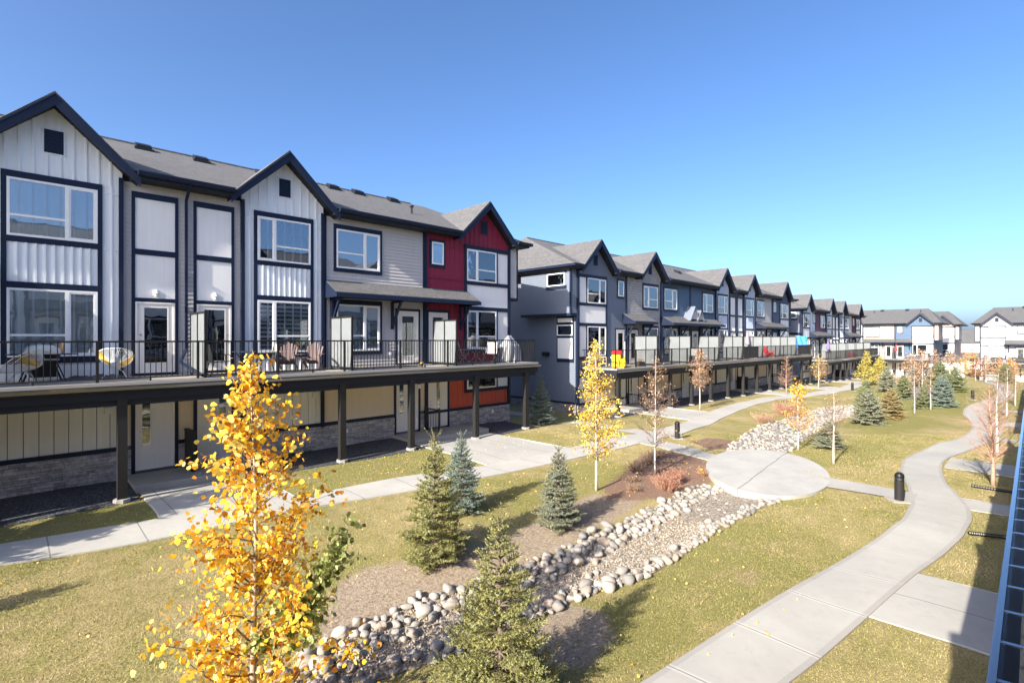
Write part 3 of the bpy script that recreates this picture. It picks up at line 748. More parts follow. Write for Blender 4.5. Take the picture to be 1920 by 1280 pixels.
    m.face(front+[B,F_,E_]); m.face([B,Cc,F_]); m.face([Cc,D,E_,F_]); m.face([D,A,E_])
    m.build('roof', M['shingle'], P)
    sof = MB(); sof.box(ex0+.01,ex1-.01,.021,yb-.01,8.90,9.10)
    m = MB()
    for k in range(int(r1-r0)*3): x = r0+.17+k*.333; m.box(x-.16,x+.16,RIDGE_Y-.14,RIDGE_Y+.14,zr-.06,zr+.012)
    m.build('ridge_cap', M['shingle'], P)
    # gutters along the eave between gables
    cuts = []; x = 0.
    for u in units:
        c = u.get('gc')
        if c is not None:
            c = x+(u['w']-c if u.get('flip') else c); cuts.append((c-1.8, c+1.8)); u['gx'] = c
        u['x'] = x; x += u['w']
    cur = ex0
    for a, b in cuts+[(ex1, None)]:
        if a-cur > .15:
            m = MB(); m.prism_y([(0,0),(1,0),(1,1),(0,1)],0,0) if False else None
            pr = [(-.60,9.125),(-.735,9.13),(-.735,9.09),(-.715,9.02),(-.66,8.985),(-.60,8.985)]
            k = len(pr); v = [(xx, y, z) for xx in (cur, a) for y, z in pr]
            m.add(v, [(i, i+k, (i+1)%k+k, (i+1)%k) for i in range(k)]+[tuple(range(k)), tuple(range(2*k-1,k-1,-1))]); m.build('gutter', M['trim'], P)
        if a-cur > .15: sof.box(max(cur-.12,ex0+.01), min(a+.12,ex1-.01), -.59, .02, 8.90, 9.10)
        cur = b if b is not None else cur
    sof.build('soffit', M['soffit'], P)
    for s, xx in ((-1, ex0), (1, ex1)):
        m = MB(); m.box(min(xx,xx+s*.13),max(xx,xx+s*.13),-.73,yb,8.985,9.125); m.build('gutter', M['trim'], P)
    for vx, vy, kind in vents:
        zz = EAVE+SLOPE*(vy+.6); m = MB()
        if kind == 'b':
            m.slab([(vx-.24,vy-.2,zz+.10),(vx+.24,vy-.2,zz+.10),(vx+.24,vy+.22,zz+.28),(vx-.24,vy+.22,zz+.28)],.16); m.box(vx-.30,vx+.30,vy-.28,vy+.3,zz-.12,zz-.02); m.build('roof_vent', M['black'], P)
        else:
            m.lathe([(.05,-.2),(.05,.30),(.10,.30),(.10,.38),(.02,.40)],10,(vx,vy,zz)); m.build('vent_pipe', M['black'], P, uv=False)
    # units
    screens = []; porch = []; ncount = 0
    for ui, u in enumerate(units):
        x0, w, t = u['x'], u['w'], u['t']; fl = u.get('flip', False)
        X = (lambda r: x0+w-r) if fl else (lambda r: x0+r)
        sd = -1 if fl else 1
        us, um = u['up']; gs, gm = u['gf']; lbl = u.get('label')
        tr = MB(); pn = MB(); wl = MB(); gw = MB()
        gx = u.get('gx')
        bk = u.get('back', ('curtain','dark'))
        def wall(a, b, z0, z1, mb=wl, st=us, **k): WALLFN[st](mb, min(X(a),X(b)), max(X(a),X(b)), z0, z1, **k)
        gs = 'boards' if gs == 'bb' else gs
        def T(a, b, z0, z1, y=-.08): tr.box(X(a),X(b),y,.01,z0,z1)
        def Pn(a, b, z0, z1, y=-.05): MB().box(X(a),X(b),y,.01,z0,z1).build('panel', M['panel'], P)
        stone = []
        if t == 'G':
            c = w/2; wall(.0, w, 3.05, 8.659, y=-.06, pitch=.29) if us == 'bb' else wall(.0, w, 3.05, 8.659, y=-.06)
            T(0,.11,.9,8.95,-.13); T(w-.11,w,.9,8.95,-.13)
            f0, f1 = c-1.04, c+1.04
            frame_rects(tr, X(f0), X(f1), [(3.56,3.74),(5.57,5.74),(6.79,6.95),(8.48,8.66)], y=-.105)
            bbm = MB(); (bb(bbm, min(X(f0+.11),X(f1-.11)), max(X(f0+.11),X(f1-.11)), 5.74, 6.79, y=-.075, pitch=.19, depth=.03) if us == 'bb' else flat(bbm, X(f0+.11), X(f1-.11), 5.74, 6.79, -.075))
            bbm.build('spandrel_panel', M[u.get('span', um)], P)
            window(P, X(f0+.11), X(f1-.11), 6.95, 8.48, -.055, u.get('sash',.55), bk[0], u.get('sside',1)*sd, .36, fine)
            window(P, X(f0+.11), X(f1-.11), 3.74, 5.57, -.055, u.get('sash',.55), bk[1], u.get('sside',1)*sd, .32, fine)
            for a, b in ((.11, f0), (f1, w-.11)):
                for zz in (6.80, 8.42): wl.box(X(a),X(b),-.088,.0,zz,zz+.03)
            gable_roof(P, gx); gable_wall(P, gx, w/2-.02, um, us, 8.66, lbl)
            wall(0, w, 1.05, 2.9, gw, gs, y=-.03); stone.append((0,w)); T(0,w,.93,1.05,-.10)
        elif t == 'R':
            wall(0, w, 3.05, 8.9, y=-.015, d=.02)
            for k in (0, 1):
                q = (lambda r: r) if k == 0 else (lambda r: w-r)
                a, b = q(.20), q(1.39); a, b = min(a,b), max(a,b)
                frame_rects(tr, X(a), X(b), [(3.12,3.19),(5.34,5.46),(6.76,6.93),(8.46,8.64)], y=-.06, t=.085)
                Pn(a+.085,b-.085,6.93,8.46,-.035); Pn(a+.085,b-.085,5.46,6.76,-.035)
                da, db = a+.09, b-.09
                door(P, X(da), X(db), 3.19, 5.34, -.02, (X(da+.22),X(db-.20),3.50,5.17), 1 if k == 0 else -1)
                wall_light(P, X((a+b)/2), 5.52, -.04)
                door(P, X(q(.29)), X(q(1.29)), .27, 2.45, -.03, (X(q(.46)),X(q(.66)),1.02,2.27), 1 if k == 0 else -1)
                T(min(q(.19),q(.285)),max(q(.19),q(.285)),.1,2.62,-.07); T(min(q(1.295),q(1.39)),max(q(1.295),q(1.39)),.1,2.62,-.07); T(min(q(.285),q(1.295)),max(q(.285),q(1.295)),2.451,2.80,-.065)
                if numbers and ui in numbers: digits(P, X(q(.79))-.19, 2.475, -.072, numbers[ui][k])
            wall(0, w, 1.05, 2.9, gw, 'lap', y=-.012); stone.append((0,.19)); stone.append((1.39,1.81)); stone.append((w-.19,w)); T(1.39,1.81,.93,1.05,-.09)
            downspout(P, [(X(w/2),-.66,9.0),(X(w/2),-.30,8.75),(X(w/2),-.09,8.6),(X(w/2),-.09,3.9),(X(w/2)-.25,-.5,3.5),(X(w/2)-.02,-2.2,3.16)])
            screens.append(x0+w/2); porch.append((x0+.05, x0+w-.05))
            gd = MB(); gd.box(X(w/2)-.05,X(w/2)+.05,-1.05,-.1,.2,1.35); gd.box(X(w/2)-.07,X(w/2)+.07,-1.08,-.1,1.35,1.40); gd.build('porch_divider', M['post'], P)
        elif t == 'P':
            wall(0, w, 3.05, 8.9); T(0,.10,3.1,8.9,-.07) if ui else None; T(w-.09,w,3.1,8.9,-.07)
            for z0, z1, bkk in ((6.97,8.47,bk[0]), (3.74,5.56,bk[1])):
                frame_rects(tr, X(.40), X(2.47), [(z0-.15,z0),(z1,z1+.18)], y=-.08, t=.10)
                window(P, X(.50), X(2.37), z0, z1, -.03, u.get('sash',.62), bkk, u.get('sside',1)*sd, .40 if z0 > 6 else .33, fine)
            frame_rects(tr, X(3.12), X(4.34), [(3.12,3.19),(5.40,5.50)], y=-.075, t=.09)
            door(P, X(3.21), X(4.25), 3.19, 5.40, -.025, (X(3.44),X(4.02),3.50,5.18), -1*sd)
            if u.get('awn', True): awning(P, X(.06), X(w+.14), brackets=(X(.30), X(2.95)))
            wall(0, w, 1.05, 2.9, gw, gs); T(0,3.05,.93,1.05,-.09); stone.append((0,3.05))
            T(3.05,3.14,.1,2.85,-.07); T(4.26,4.36,.1,2.85,-.07); T(3.14,4.26,2.47,2.8,-.065)
            door(P, X(3.16), X(4.24), .27, 2.46, -.03, (X(3.30),X(3.50),1.02,2.30), 1*sd); stone.append((4.36,w))
            screens += [x0+w, x0]
        elif t == 'S':                       # shake clad gable unit with a door beside the window
            wall(0, w, 3.05, 8.9); T(0,.08,3.1,8.9,-.07); T(w-.10,w,3.1,8.9,-.07)
            for z0, z1, bkk in ((6.97,8.47,bk[0]), (3.74,5.56,bk[1])):
                frame_rects(tr, X(2.0), X(4.1), [(z0-.15,z0),(z1,z1+.18)], y=-.08, t=.10)
                window(P, X(2.10), X(4.0), z0, z1, -.03, .6, bkk, -1*sd, .4, fine)
            frame_rects(tr, X(.22), X(1.44), [(3.12,3.19),(5.40,5.50)], y=-.075, t=.09)
            door(P, X(.31), X(1.35), 3.19, 5.40, -.025, (X(.54),X(1.12),3.50,5.18), -1*sd)
            gable_roof(P, gx); gable_wall(P, gx, 1.5, um, us, 8.66, lbl); screens += [x0, x0+w]
            wall(0, w, 1.05, 2.9, gw, gs); T(1.5,w,.93,1.05,-.09); stone.append((1.5,w))
            door(P, X(.31), X(1.35), .27, 2.46, -.03, (X(.46),X(.66),1.02,2.30), 1*sd); T(1.36,1.48,.1,2.85,-.07); T(.2,.30,.1,2.85,-.07)
        elif t == 'E':
            wall(0, 2.27, 3.05, 8.9, y=-.03); wall(2.2, w, 8.6, 8.9, y=-.03); T(w-.12,w,.9,8.95,-.13)
            if us == 'bb':
                for zz in (6.95, 8.42): wl.box(X(.1),X(2.2),-.075,.0,zz,zz+.04)
            T(0,.10,.9,8.9,-.09)
            frame_rects(tr, X(.26), X(1.10), [(7.43,7.56),(8.56,8.68)], y=-.085, t=.10)
            window(P, X(.36), X(1.0), 7.56, 8.56, -.055, 0, 'blind', 1, 0, fine)
            frame_rects(tr, X(2.25), X(w-.0), [(3.58,3.75),(5.57,5.76),(6.80,6.97),(8.49,8.68)], y=-.105, t=.12)
            T(4.26,4.36,3.75,5.57,-.1); T(4.26,4.36,6.97,8.49,-.1)
            Pn(2.37,w-.12,5.76,6.80); Pn(4.36,w-.12,6.97,8.49); Pn(4.36,w-.12,3.75,5.57)
            window(P, X(2.35), X(4.27), 6.97, 8.49, -.05, .62, bk[0], -1*sd, .38, fine)
            window(P, X(2.35), X(4.27), 3.75, 5.57, -.05, .62, bk[1], -1*sd, .32, fine)
            lowm = MB(); wall(2.2, w-.1, 3.05, 3.58, lowm, us); lowm.build('wall', M[um], P)
            frame_rects(tr, X(.10), X(1.33), [(3.12,3.19),(5.40,5.50)], y=-.085, t=.09)
            door(P, X(.19), X(1.24), 3.19, 5.40, -.035, (X(.42),X(1.0),3.50,5.18), -1*sd)
            if u.get('awn', True): awning(P, X(.20), X(2.42), brackets=(X(2.0),), zt=6.50, zf=5.97)
            gable_roof(P, gx); gable_wall(P, gx, 1.72, um, us, 8.68, lbl)
            # ground storey
            wall(0, w, 1.0, 2.9, gw, gs, y=-.03); T(0,w,.88,1.0,-.11)
            door(P, X(.16), X(1.22), .27, 2.47, -.04, (X(.62),X(.82),1.02,2.27), 1*sd); T(.06,.155,.1,2.85,-.10); T(1.225,1.33,.1,2.85,-.10); T(.155,1.225,2.471,2.85,-.095)
            if numbers and ui in numbers: digits(P, X(.69)-.19, 2.475, -.10, numbers[ui][0])
            frame_rects(tr, X(2.25), X(w), [(1.66,1.82),(2.50,2.7)], y=-.10, t=.12); T(4.26,4.36,1.82,2.5,-.1)
            window(P, X(2.37), X(4.26), 1.82, 2.50, -.05, .62, 'dark', -1*sd, 0, fine); Pn(4.36,w-.12,1.82,2.50)
            stone.append((1.33,w)); stone.append((0,.06))
            porch.append((X(0)-1.7, X(0)+2.3) if not fl else (X(0)-2.3, X(0)+1.7))
            gp = MB(); xg = X(-.02)
            for k in range(9): gp.box(xg-.009,xg+.009,-1.1+k*.12-.009,-1.1+k*.12+.009,.22,1.15)
            for yy in (-1.15,-.14): gp.box(xg-.035,xg+.035,yy-.035,yy+.035,.2,1.24)
            gp.box(xg-.03,xg+.03,-1.15,-.14,1.15,1.2); gp.build('porch_railing', M['rail'], P, uv=False)
        if t in 'PE':
            m = MB(); ox = X(.9 if t == 'P' else 4.0); m.box(ox-.05,ox+.05,-.14,-.08,.55,.70); m.build('outlet_cover', M['white'], P, uv=False)
            m = MB(); ox = X(2.85 if t == 'P' else 1.75); m.box(ox-.05,ox+.05,-.09,-.03,3.55,3.68); m.build('outlet_cover', M['white'], P, uv=False)
        if t in 'GP':
            m = MB(); ox = X(w-.35); m.box(ox-.09,ox+.09,-.13,-.03,2.05,2.23)
            for k in range(4): m.bar((ox-.085,-.14,2.075+k*.045),(ox+.085,-.14,2.075+k*.045),.03,.012)
            m.build('dryer_vent', M['white'], P, uv=False)
        tr.build('trim', M['trim'], P)
        if wl.f: wl.build('wall', M[um], P, label=lbl)
        if gw.f: gw.build('wall', M[gm], P)
        for a, b in stone:
            a, b = sorted((X(a), X(b)))
            if fine:
                sm = MB(); stone_wall(sm, a, b, -.05, .93, rnd); sb = sm.build('stone_base', M['stone'], P)
                MB().box(a,b,-.045,.015,-.4,.93).build('mortar', M['mortar'], sb, uv=False)
            else: MB().box(a,b,-.08,.015,-.4,.93).build('stone_base', M['stone_far'], P)
    for a, b, br in awn: awning(P, a, b, brackets=br)
    for c, s in dormers:
        zt, zf = 6.50, 5.97; pk = 6.25+s; yf = -.72
        m = MB()
        for sg in (-1, 1): m.slab([(c,yf,pk),(c+sg*s*.72,yf,pk-s*1.0),(c+sg*s*.72,-.0,pk-s*1.0),(c,-.0,pk)],.06)
        dm = m.build('awning_dormer', M['lap_mid'], P)
        m = MB(); m.prism_y([(c,pk-.12),(c+s*.62,pk-s*.95),(c-s*.62,pk-s*.95)], yf+.08, -.02); m.build('dormer_face', M['lap_grey'], dm)
    for i, (a, b) in enumerate(porch):
        gz = min(g(a, -1.7), g(b, -1.7)); m = MB(); m.box(a,b,-1.72,-.06,gz-.2,max(gz+.19,.19)); m.build('porch', M['concrete'], P)
        m = MB(); m.box(a+.05,b-.05,-2.05,-1.722,gz-.2,max(gz+.02,.05)); 
    x0d = units[0].get('deck0', .45)-deck_ext[0]; x1d = L-.45+deck_ext[1]
    xs = np.linspace(x0d+.05, x1d-.05, max(2, int(round((x1d-x0d)/2.2)))+1)
    rails = screens_at[1] if len(screens_at) == 2 and hasattr(screens_at[1], '__len__') else list(xs)
    posts = screens_at[0] if screens_at else list(np.linspace(x0d+.3, x1d-.3, int((x1d-x0d)/2.95)+1))
    deck(P, L, units, x0d, x1d, posts, rails, [q for q in sorted(set(round(s, 2) for s in screens)) if x0d+.5 < q < x1d-.5], g, windscreens, fine)
    root['porches'] = [float(v) for q in porch for v in q]
    return root

GP, GC = ('bb','bb_pale'), ('bb','bb_pale_warm_lit')
U1 = [dict(t='E',w=5.2,flip=True,gc=3.45,up=('bb','bb_blue'),gf=('bb','bb_blue'),label=None),
      dict(t='P',w=4.55,flip=True,up=('lap','lap_grey'),gf=('lap','lap_tan')),
      dict(t='G',w=3.05,gc=1.52,up=GP,gf=GC,back=('curtain','curtain'),sash=.60,label='pale grey board-and-batten gable at the left edge'),
      dict(t='R',w=3.2,up=('lap','lap_grey'),gf=('lap','lap_tan')),
      dict(t='G',w=2.9,gc=1.45,up=GP,gf=GC,back=('dark','zebra'),sash=.52,sside=-1,label='pale grey board-and-batten gable'),
      dict(t='P',w=4.6,up=('lap','lap_grey'),gf=('lap','lap_tan'),back=('blind','blind')),
      dict(t='E',w=5.2,gc=3.45,up=('bb','bb_red'),gf=('bb','bb_red_warm_lit'),side='lap_mid',bay='lap_grey',back=('curtain','dark'),label='barn red board-and-batten wall')]
vents1 = [(14.0,4.6,'b'),(15.9,4.6,'b'),(18.2,4.4,'b'),(20.2,4.9,'b'),(21.6,4.9,'b'),(22.9,4.9,'b'),(19.4,2.4,'p'),(24.1,1.9,'p'),(24.9,4.9,'b')]
posts1 = [x+10.4 for x in (-9.2,-6.4,-3.6,-.9,2.08,5.1,8.1,10.87,14.08,17.12)]
rails1 = [x+10.4 for x in (-9.7,-7.4,-5.2,-3.0,-.8,1.58,3.8,5.99,8.19,10.4,12.6,15.2,17.7)]
B1 = block('townhouse_block', 'nearest townhouse block, pale gables beside a barn red end unit', (-10.4,18.9,0), 0, U1, True, numbers={3:('118','116'),6:('112',)}, screens_at=(posts1, rails1), vents=vents1)
U2 = [dict(t='E',w=5.2,flip=True,gc=3.45,up=('lap','lap_mid'),gf=('lap','lap_tan'),side='lap_mid',side_win=True,back=('dark','blind'),awn=False,label='slate grey lap-sided end gable'),
      dict(t='S',w=4.45,gc=2.93,up=('shake','shake'),gf=('lap','lap_tan'),back=('curtain','dark'),label='grey shake-clad gable'),
      dict(t='P',w=4.55,up=('lap','lap_blue'),gf=('lap','lap_tan'),awn=False,label='deep blue lap siding'),
      dict(t='P',w=4.5,flip=True,up=('lap','lap_blue'),gf=('lap','lap_tan'),awn=False),
      dict(t='G',w=2.8,gc=1.3,up=('bb','bb_blue'),gf=GC,back=('dark','curtain')),
      dict(t='R',w=3.2,up=('lap','lap_mid'),gf=('lap','lap_tan')),
      dict(t='G',w=2.8,gc=1.4,up=('bb','bb_blue'),gf=GC,back=('dark','curtain')),
      dict(t='P',w=4.6,up=('lap','lap_grey'),gf=('lap','lap_tan'),back=('dark','blind')),
      dict(t='E',w=5.2,gc=3.2,up=('bb','navy'),gf=('bb','navy'),side='navy',back=('curtain','dark'),label='navy board-and-batten end gable')]
vents2 = [(12.2,3.4,'p'),(14.2,3.6,'p'),(17.0,2.5,'b'),(25.0,3.0,'b'),(33.2,2.6,'b')]
B2 = block('townhouse_block', 'middle townhouse block with a slate grey end wall and deep blue units', (23.9,18.9,-.6), 0, U2, True, vents=vents2, windscreens=((18.9,21.9),(32.5,36.6)), awn=((4.75,7.55,(5.0,7.25)),(9.75,18.4,(10.0,12.4,15.8,17.9))), dormers=((13.7,1.05),(14.7,.78)))
U3 = [dict(t='E',w=5.2,flip=True,gc=3.45,up=('bb','bb_blue'),gf=('lap','lap_tan'),side='lap_mid',side_win=True,awn=True),
      dict(t='P',w=4.5,flip=True,up=('lap','maroon'),gf=('lap','lap_tan'),label='maroon lap siding'),
      dict(t='G',w=3.0,gc=1.5,up=('bb','bb_blue'),gf=GC), dict(t='R',w=3.2,up=('lap','lap_mid'),gf=('lap','lap_tan')),
      dict(t='G',w=3.0,gc=1.5,up=('bb','bb_blue'),gf=GC), dict(t='P',w=4.5,up=('lap','lap_grey'),gf=('lap','lap_tan')),
      dict(t='E',w=5.2,gc=3.4,up=('bb','maroon'),gf=('bb','maroon'),side='lap_mid')]
B3 = block('townhouse_block', 'third townhouse block along the left side with a narrow maroon wall', (65.7,18.9,-1.4), 0, U3, False)
U4 = [dict(t='G',w=3.0,gc=1.5,up=('bb','bb_pale'),gf=GC), dict(t='P',w=4.6,up=('flat','cream'),gf=('flat','cream'),back=('blind','blind')),
      dict(t='E',w=5.2,gc=3.45,up=('bb','sky_blue'),gf=('bb','sky_blue'),side='sky_blue',bay='cream',back=('blind','dark'),label='cornflower blue gable unit')]
B4 = block('townhouse_block', 'far block facing down the courtyard, cream beside cornflower blue', (108,24.2,-2.35), R(-90), U4, False, vents=[(5.0,4.9,'b'),(3.9,4.2,'p'),(8.6,4.9,'b'),(10.6,3.9,'p')])
U5 = [dict(t='E',w=5.2,flip=True,gc=3.3,up=('flat','lilac'),gf=('flat','lilac'),side='lap_mid',bay='cream',back=('blind','curtain')), dict(t='P',w=4.6,flip=True,up=('flat','lilac'),gf=('flat','lilac'),back=('curtain','blind')), dict(t='G',w=3.0,gc=1.5,up=GP,gf=GC)]
B5 = block('townhouse_block', 'far pale lilac block at the right edge of the photo', (108,5.85,-2.55), R(-90), U5, False, vents=[(4.9,5.0,'b'),(3.6,4.0,'p')])
U6 = [dict(t='P',w=4.6,up=('flat','cream'),gf=('flat','cream')), dict(t='E',w=5.2,gc=3.45,up=('flat','cream'),gf=('flat','cream'),side='cream')]
B6 = block('townhouse_block', 'tall cream block just behind the blue gabled one', (124,19.9,-2.3), R(-90), U6, False)
U0 = [dict(t='E',w=5.2,flip=True,gc=3.45,up=('flat','bb_pale'),gf=('flat','bb_pale')), dict(t='P',w=4.6,flip=True,up=('flat','lap_grey'),gf=('flat','lap_tan')), dict(t='G',w=3.0,gc=1.5,up=('flat','bb_pale'),gf=GC), dict(t='R',w=3.2,up=('lap','lap_grey'),gf=('lap','lap_tan')), dict(t='G',w=3.0,gc=1.5,up=('flat','bb_pale'),gf=GC), dict(t='P',w=4.6,up=('flat','lap_grey'),gf=('flat','lap_tan')), dict(t='G',w=3.0,gc=1.5,up=('flat','bb_pale'),gf=GC), dict(t='P',w=4.6,up=('flat','lap_grey'),gf=('flat','lap_tan')), dict(t='E',w=5.2,gc=3.45,up=('flat','bb_blue'),gf=('flat','bb_blue'))]
B0 = block('townhouse_block', 'own block at the right edge, only its dark deck gutter in view', (24.3,-2.52,0), R(180), U0, True)
own2 = copy_tree(B0); own2.location = (66,-2.52,-.6); own2['label'] = 'farther block on the right side, hidden behind the dark gutter'

# ------------------------------------------------------------------ strips, walkways and stream bed
def blocks_ground(B, x0, L, zb):
    pr = np.array(B['porches']).reshape(-1, 2)+x0
    pr = pr[np.argsort(pr[:,0])]; cur = x0-.1; end = x0+L-.4
    for a, b in list(pr)+[(end, end)]:
        if a-cur > .6:
            y0 = 16.35
            sheet('gravel_strip', [(cur,y0),(a,y0),(a,18.86),(cur,18.86)], M['gravel_dark'], .014, .1, .3, None, lambda x, y: .07*max(0, min(1, (y-16.4)/2.4)))
        if b > a:
            yu = [(x, fx(SWU, x)-.02) for x in np.linspace(a+.05, b-.05, 5)]
            sheet('door_walk', yu+[(b-.1,17.16),(a+.1,17.16)], M['pad'], .027)
        cur = max(cur, b)
blocks_ground(B1, -10.4, 28.7, 0); blocks_ground(B2, 23.9, 37.3, -.6); blocks_ground(B3, 65.7, 28.6, -1.4)
LB = [(.5,6.9),(2.77,6.95),(3.36,7.22),(4.45,7.25),(5.41,7.22),(6.81,6.95),(8.25,6.85),(9.4,6.87),(10.91,6.85),(12.16,6.97),(14.12,7.0),(15.0,6.8)]
RB = [(.5,6.0),(3.34,6.05),(4.08,5.83),(4.72,5.68),(5.87,5.52),(6.7,5.5),(7.72,5.25),(8.51,5.02),(10.18,5.05),(11.78,5.15),(13.35,4.95),(15.0,4.72)]
ribbon('gravel_bed', np.arange(.6, 15.0, .2), LB, RB, M['gravel_tan'], .018, .08, 'dry stream bed of tan pea gravel between boulders')
LB2 = [(19.5,8.1),(21.65,8.9),(25,9.6),(27.93,10.0),(32.59,10.0),(39.53,10.1),(44.3,9.2)]
RB2 = [(19.5,7.3),(21.42,6.9),(25.2,7.4),(31.49,8.0),(36.72,8.0),(42.79,8.5),(44.3,8.6)]
ribbon('gravel_bed', np.arange(19.5, 44.3, .3), LB2, RB2, M['gravel_white'], .02, .08, 'pale crushed rock bed beyond the round patio')
LB3 = [(50,8.0),(54,8.3),(60,8.6),(68,8.8),(76,8.6)]; RB3 = [(50,6.6),(54,5.6),(60,6.2),(68,6.9),(76,7.8)]
ribbon('gravel_bed', np.arange(50, 76, .6), LB3, RB3, M['gravel_white'], .02, .08, 'pale gravel beyond the cluster of spruces')

def rock_mat():
    t = NT('river_rock'); o = t.n('ShaderNodeObjectInfo').outputs['Random']; g = t.n('ShaderNodeNewGeometry').outputs['Random Per Island']; v = t.co()
    r = t.math('FRACT', t.math('ADD', t.math('MULTIPLY', o, 7.3), g))
    c = t.ramp(r, [(0, (.20,.185,.17)), (.2, (.38,.345,.30)), (.4, (.14,.137,.137)), (.6, (.43,.385,.33)), (.8, (.27,.205,.16)), (1, (.32,.305,.285))])
    n = t.noise(v, 7, 6, .7); t.base(t.mix(t.ramp(n, [(.4, 0.), (.75, .55)]), c, (.26,.24,.22))); t.rough(.85)
    t.bump(t.noise(v, 30, 5, .65), .35, .01); return t.m
M['rock'] = rock_mat()
def ico(sub=2):
    p = (1+5**.5)/2
    v = [np.array(q, float)/np.hypot(1, p) for q in [(-1,p,0),(1,p,0),(-1,-p,0),(1,-p,0),(0,-1,p),(0,1,p),(0,-1,-p),(0,1,-p),(p,0,-1),(p,0,1),(-p,0,-1),(-p,0,1)]]
    f = [(0,11,5),(0,5,1),(0,1,7),(0,7,10),(0,10,11),(1,5,9),(5,11,4),(11,10,2),(10,7,6),(7,1,8),(3,9,4),(3,4,2),(3,2,6),(3,6,8),(3,8,9),(4,9,5),(2,4,11),(6,2,10),(8,6,7),(9,8,1)]
    for _ in range(sub):
        mid = {}; nf = []
        def m(a, b):
            k = (min(a,b), max(a,b))
            if k not in mid:
                q = v[a]+v[b]; v.append(q/np.linalg.norm(q)); mid[k] = len(v)-1
            return mid[k]
        for a, b, c in f:
            ab, bc, ca = m(a,b), m(b,c), m(c,a); nf += [(a,ab,ca),(b,bc,ab),(c,ca,bc),(ab,bc,ca)]
        f = nf
    return np.array(v), np.array(f)
IV, IF = ico(2); IV1, IF1 = ico(1)
def rock_shape(r, V, rough=.16):
    s = np.array((1, r.uniform(.62,.95), r.uniform(.5,.8)))
    k = r.normal(size=(5,3)); a = r.uniform(.03, rough, 5); ph = r.uniform(0, 6, 5)
    d = 1+sum(a[i]*np.sin(V @ k[i]*1.9+ph[i]) for i in range(5))
    cut = r.normal(size=3); cut /= np.linalg.norm(cut); P = V*d[:,None]
    over = np.clip(P @ cut-.72, 0, 9); P = P-over[:,None]*cut*.8
    return P*s
rr = np.random.default_rng(11)
rock_meshes = []
for i in range(9):
    o = np_obj('river_rock', rock_shape(rr, IV), IF, M['rock'], smooth=True); rock_meshes.append(o.data); bpy.data.objects.remove(o)
spots = []
def scatter(edge, inward, x0, x1, width, n, smin, smax, jit=.05):
    k = 0
    for _ in range(n*14):
        if k >= n: break
        x = rr.uniform(x0, x1); u = rr.uniform(-.04, width)*rr.choice((1., 1., .8)); y = float(fx(edge, x))+inward*u+rr.normal()*jit
        s = smin+(smax-smin)*rr.beta(1.4, 3.0)
        if any((x-a)**2+(y-b)**2 < (.80*(s+c))**2 for a, b, c, _ in spots[-900:]): continue
        if inpoly([(x, y)], RIM)[0]: continue
        spots.append((x, y, s, 0)); k += 1
scatter(LB, -1, 1.3, 10.2, .56, 170, .06, .20)
scatter(RB, 1, 2.2, 10.2, .32, 95, .05, .16)
scatter(LB, -1, 2, 9, 1.1, 10, .06, .12)
spots_near = spots[:]
spots_near.sort(key=lambda s: s[0]**2+s[1]**2)
for i, (x, y, s, _) in enumerate(spots_near[:300]):
    o = bpy.data.objects.new('river_rock', rock_meshes[i % 9]); COL.objects.link(o)
    o.location = (x, y, h(x, y)+.02+s*.30); o.scale = (s*1.05,)*3; o.rotation_euler = (rr.uniform(-.25,.25), rr.uniform(-.25,.25), rr.uniform(0,6.28))
    tag(o, 'smooth pale river rock lining the dry stream bed', 'rock', 'river rocks along the dry stream bed')
spots[:] = spots_near[300:]
scatter(LB, -1, 10.2, 14.9, .58, 95, .055, .16); scatter(RB, 1, 10.2, 14.9, .32, 80, .04, .11); scatter(LB, -1, 10, 14.8, 1.9, 22, .035, .08)
def rock_heap(name, S, label, ang=.16):
    Vs = []; Fs = []; n = 0
    for x, y, s, _ in S:
        P = rock_shape(rr, IV1, ang)*s*1.05; a = rr.uniform(0, 6.28); c, q = math.cos(a), math.sin(a)
        P = np.c_[P[:,0]*c-P[:,1]*q, P[:,0]*q+P[:,1]*c, P[:,2]]+np.array((x, y, h(x, y)+.02+s*.18)); Vs.append(P); Fs.append(IF1+n); n += len(P)
    o = np_obj(name, np.concatenate(Vs), np.concatenate(Fs), M['rock'], smooth=True); tag(o, label, None, None, 'stuff'); return o
rock_heap('river_rocks', spots, 'smaller river rocks packed where the stream bed meets the patio')
spots = []
for _ in range(1500):
    x = rr.uniform(19.6, 43.5); lo, hi = float(fx(RB2, x)), float(fx(LB2, x)); y = rr.uniform(lo-.1, hi+.1); s = .04+.11*rr.beta(1.2, 3.2)
    if not inpoly([(x, y)], RIM)[0] and not any((x-a)**2+(y-b)**2 < (.75*(s+c))**2 for a, b, c, _ in spots[-500:]): spots.append((x, y, s, 0))
rock_heap('crushed_rocks', spots, 'angular pale rocks spread over the upper stream bed', .26)
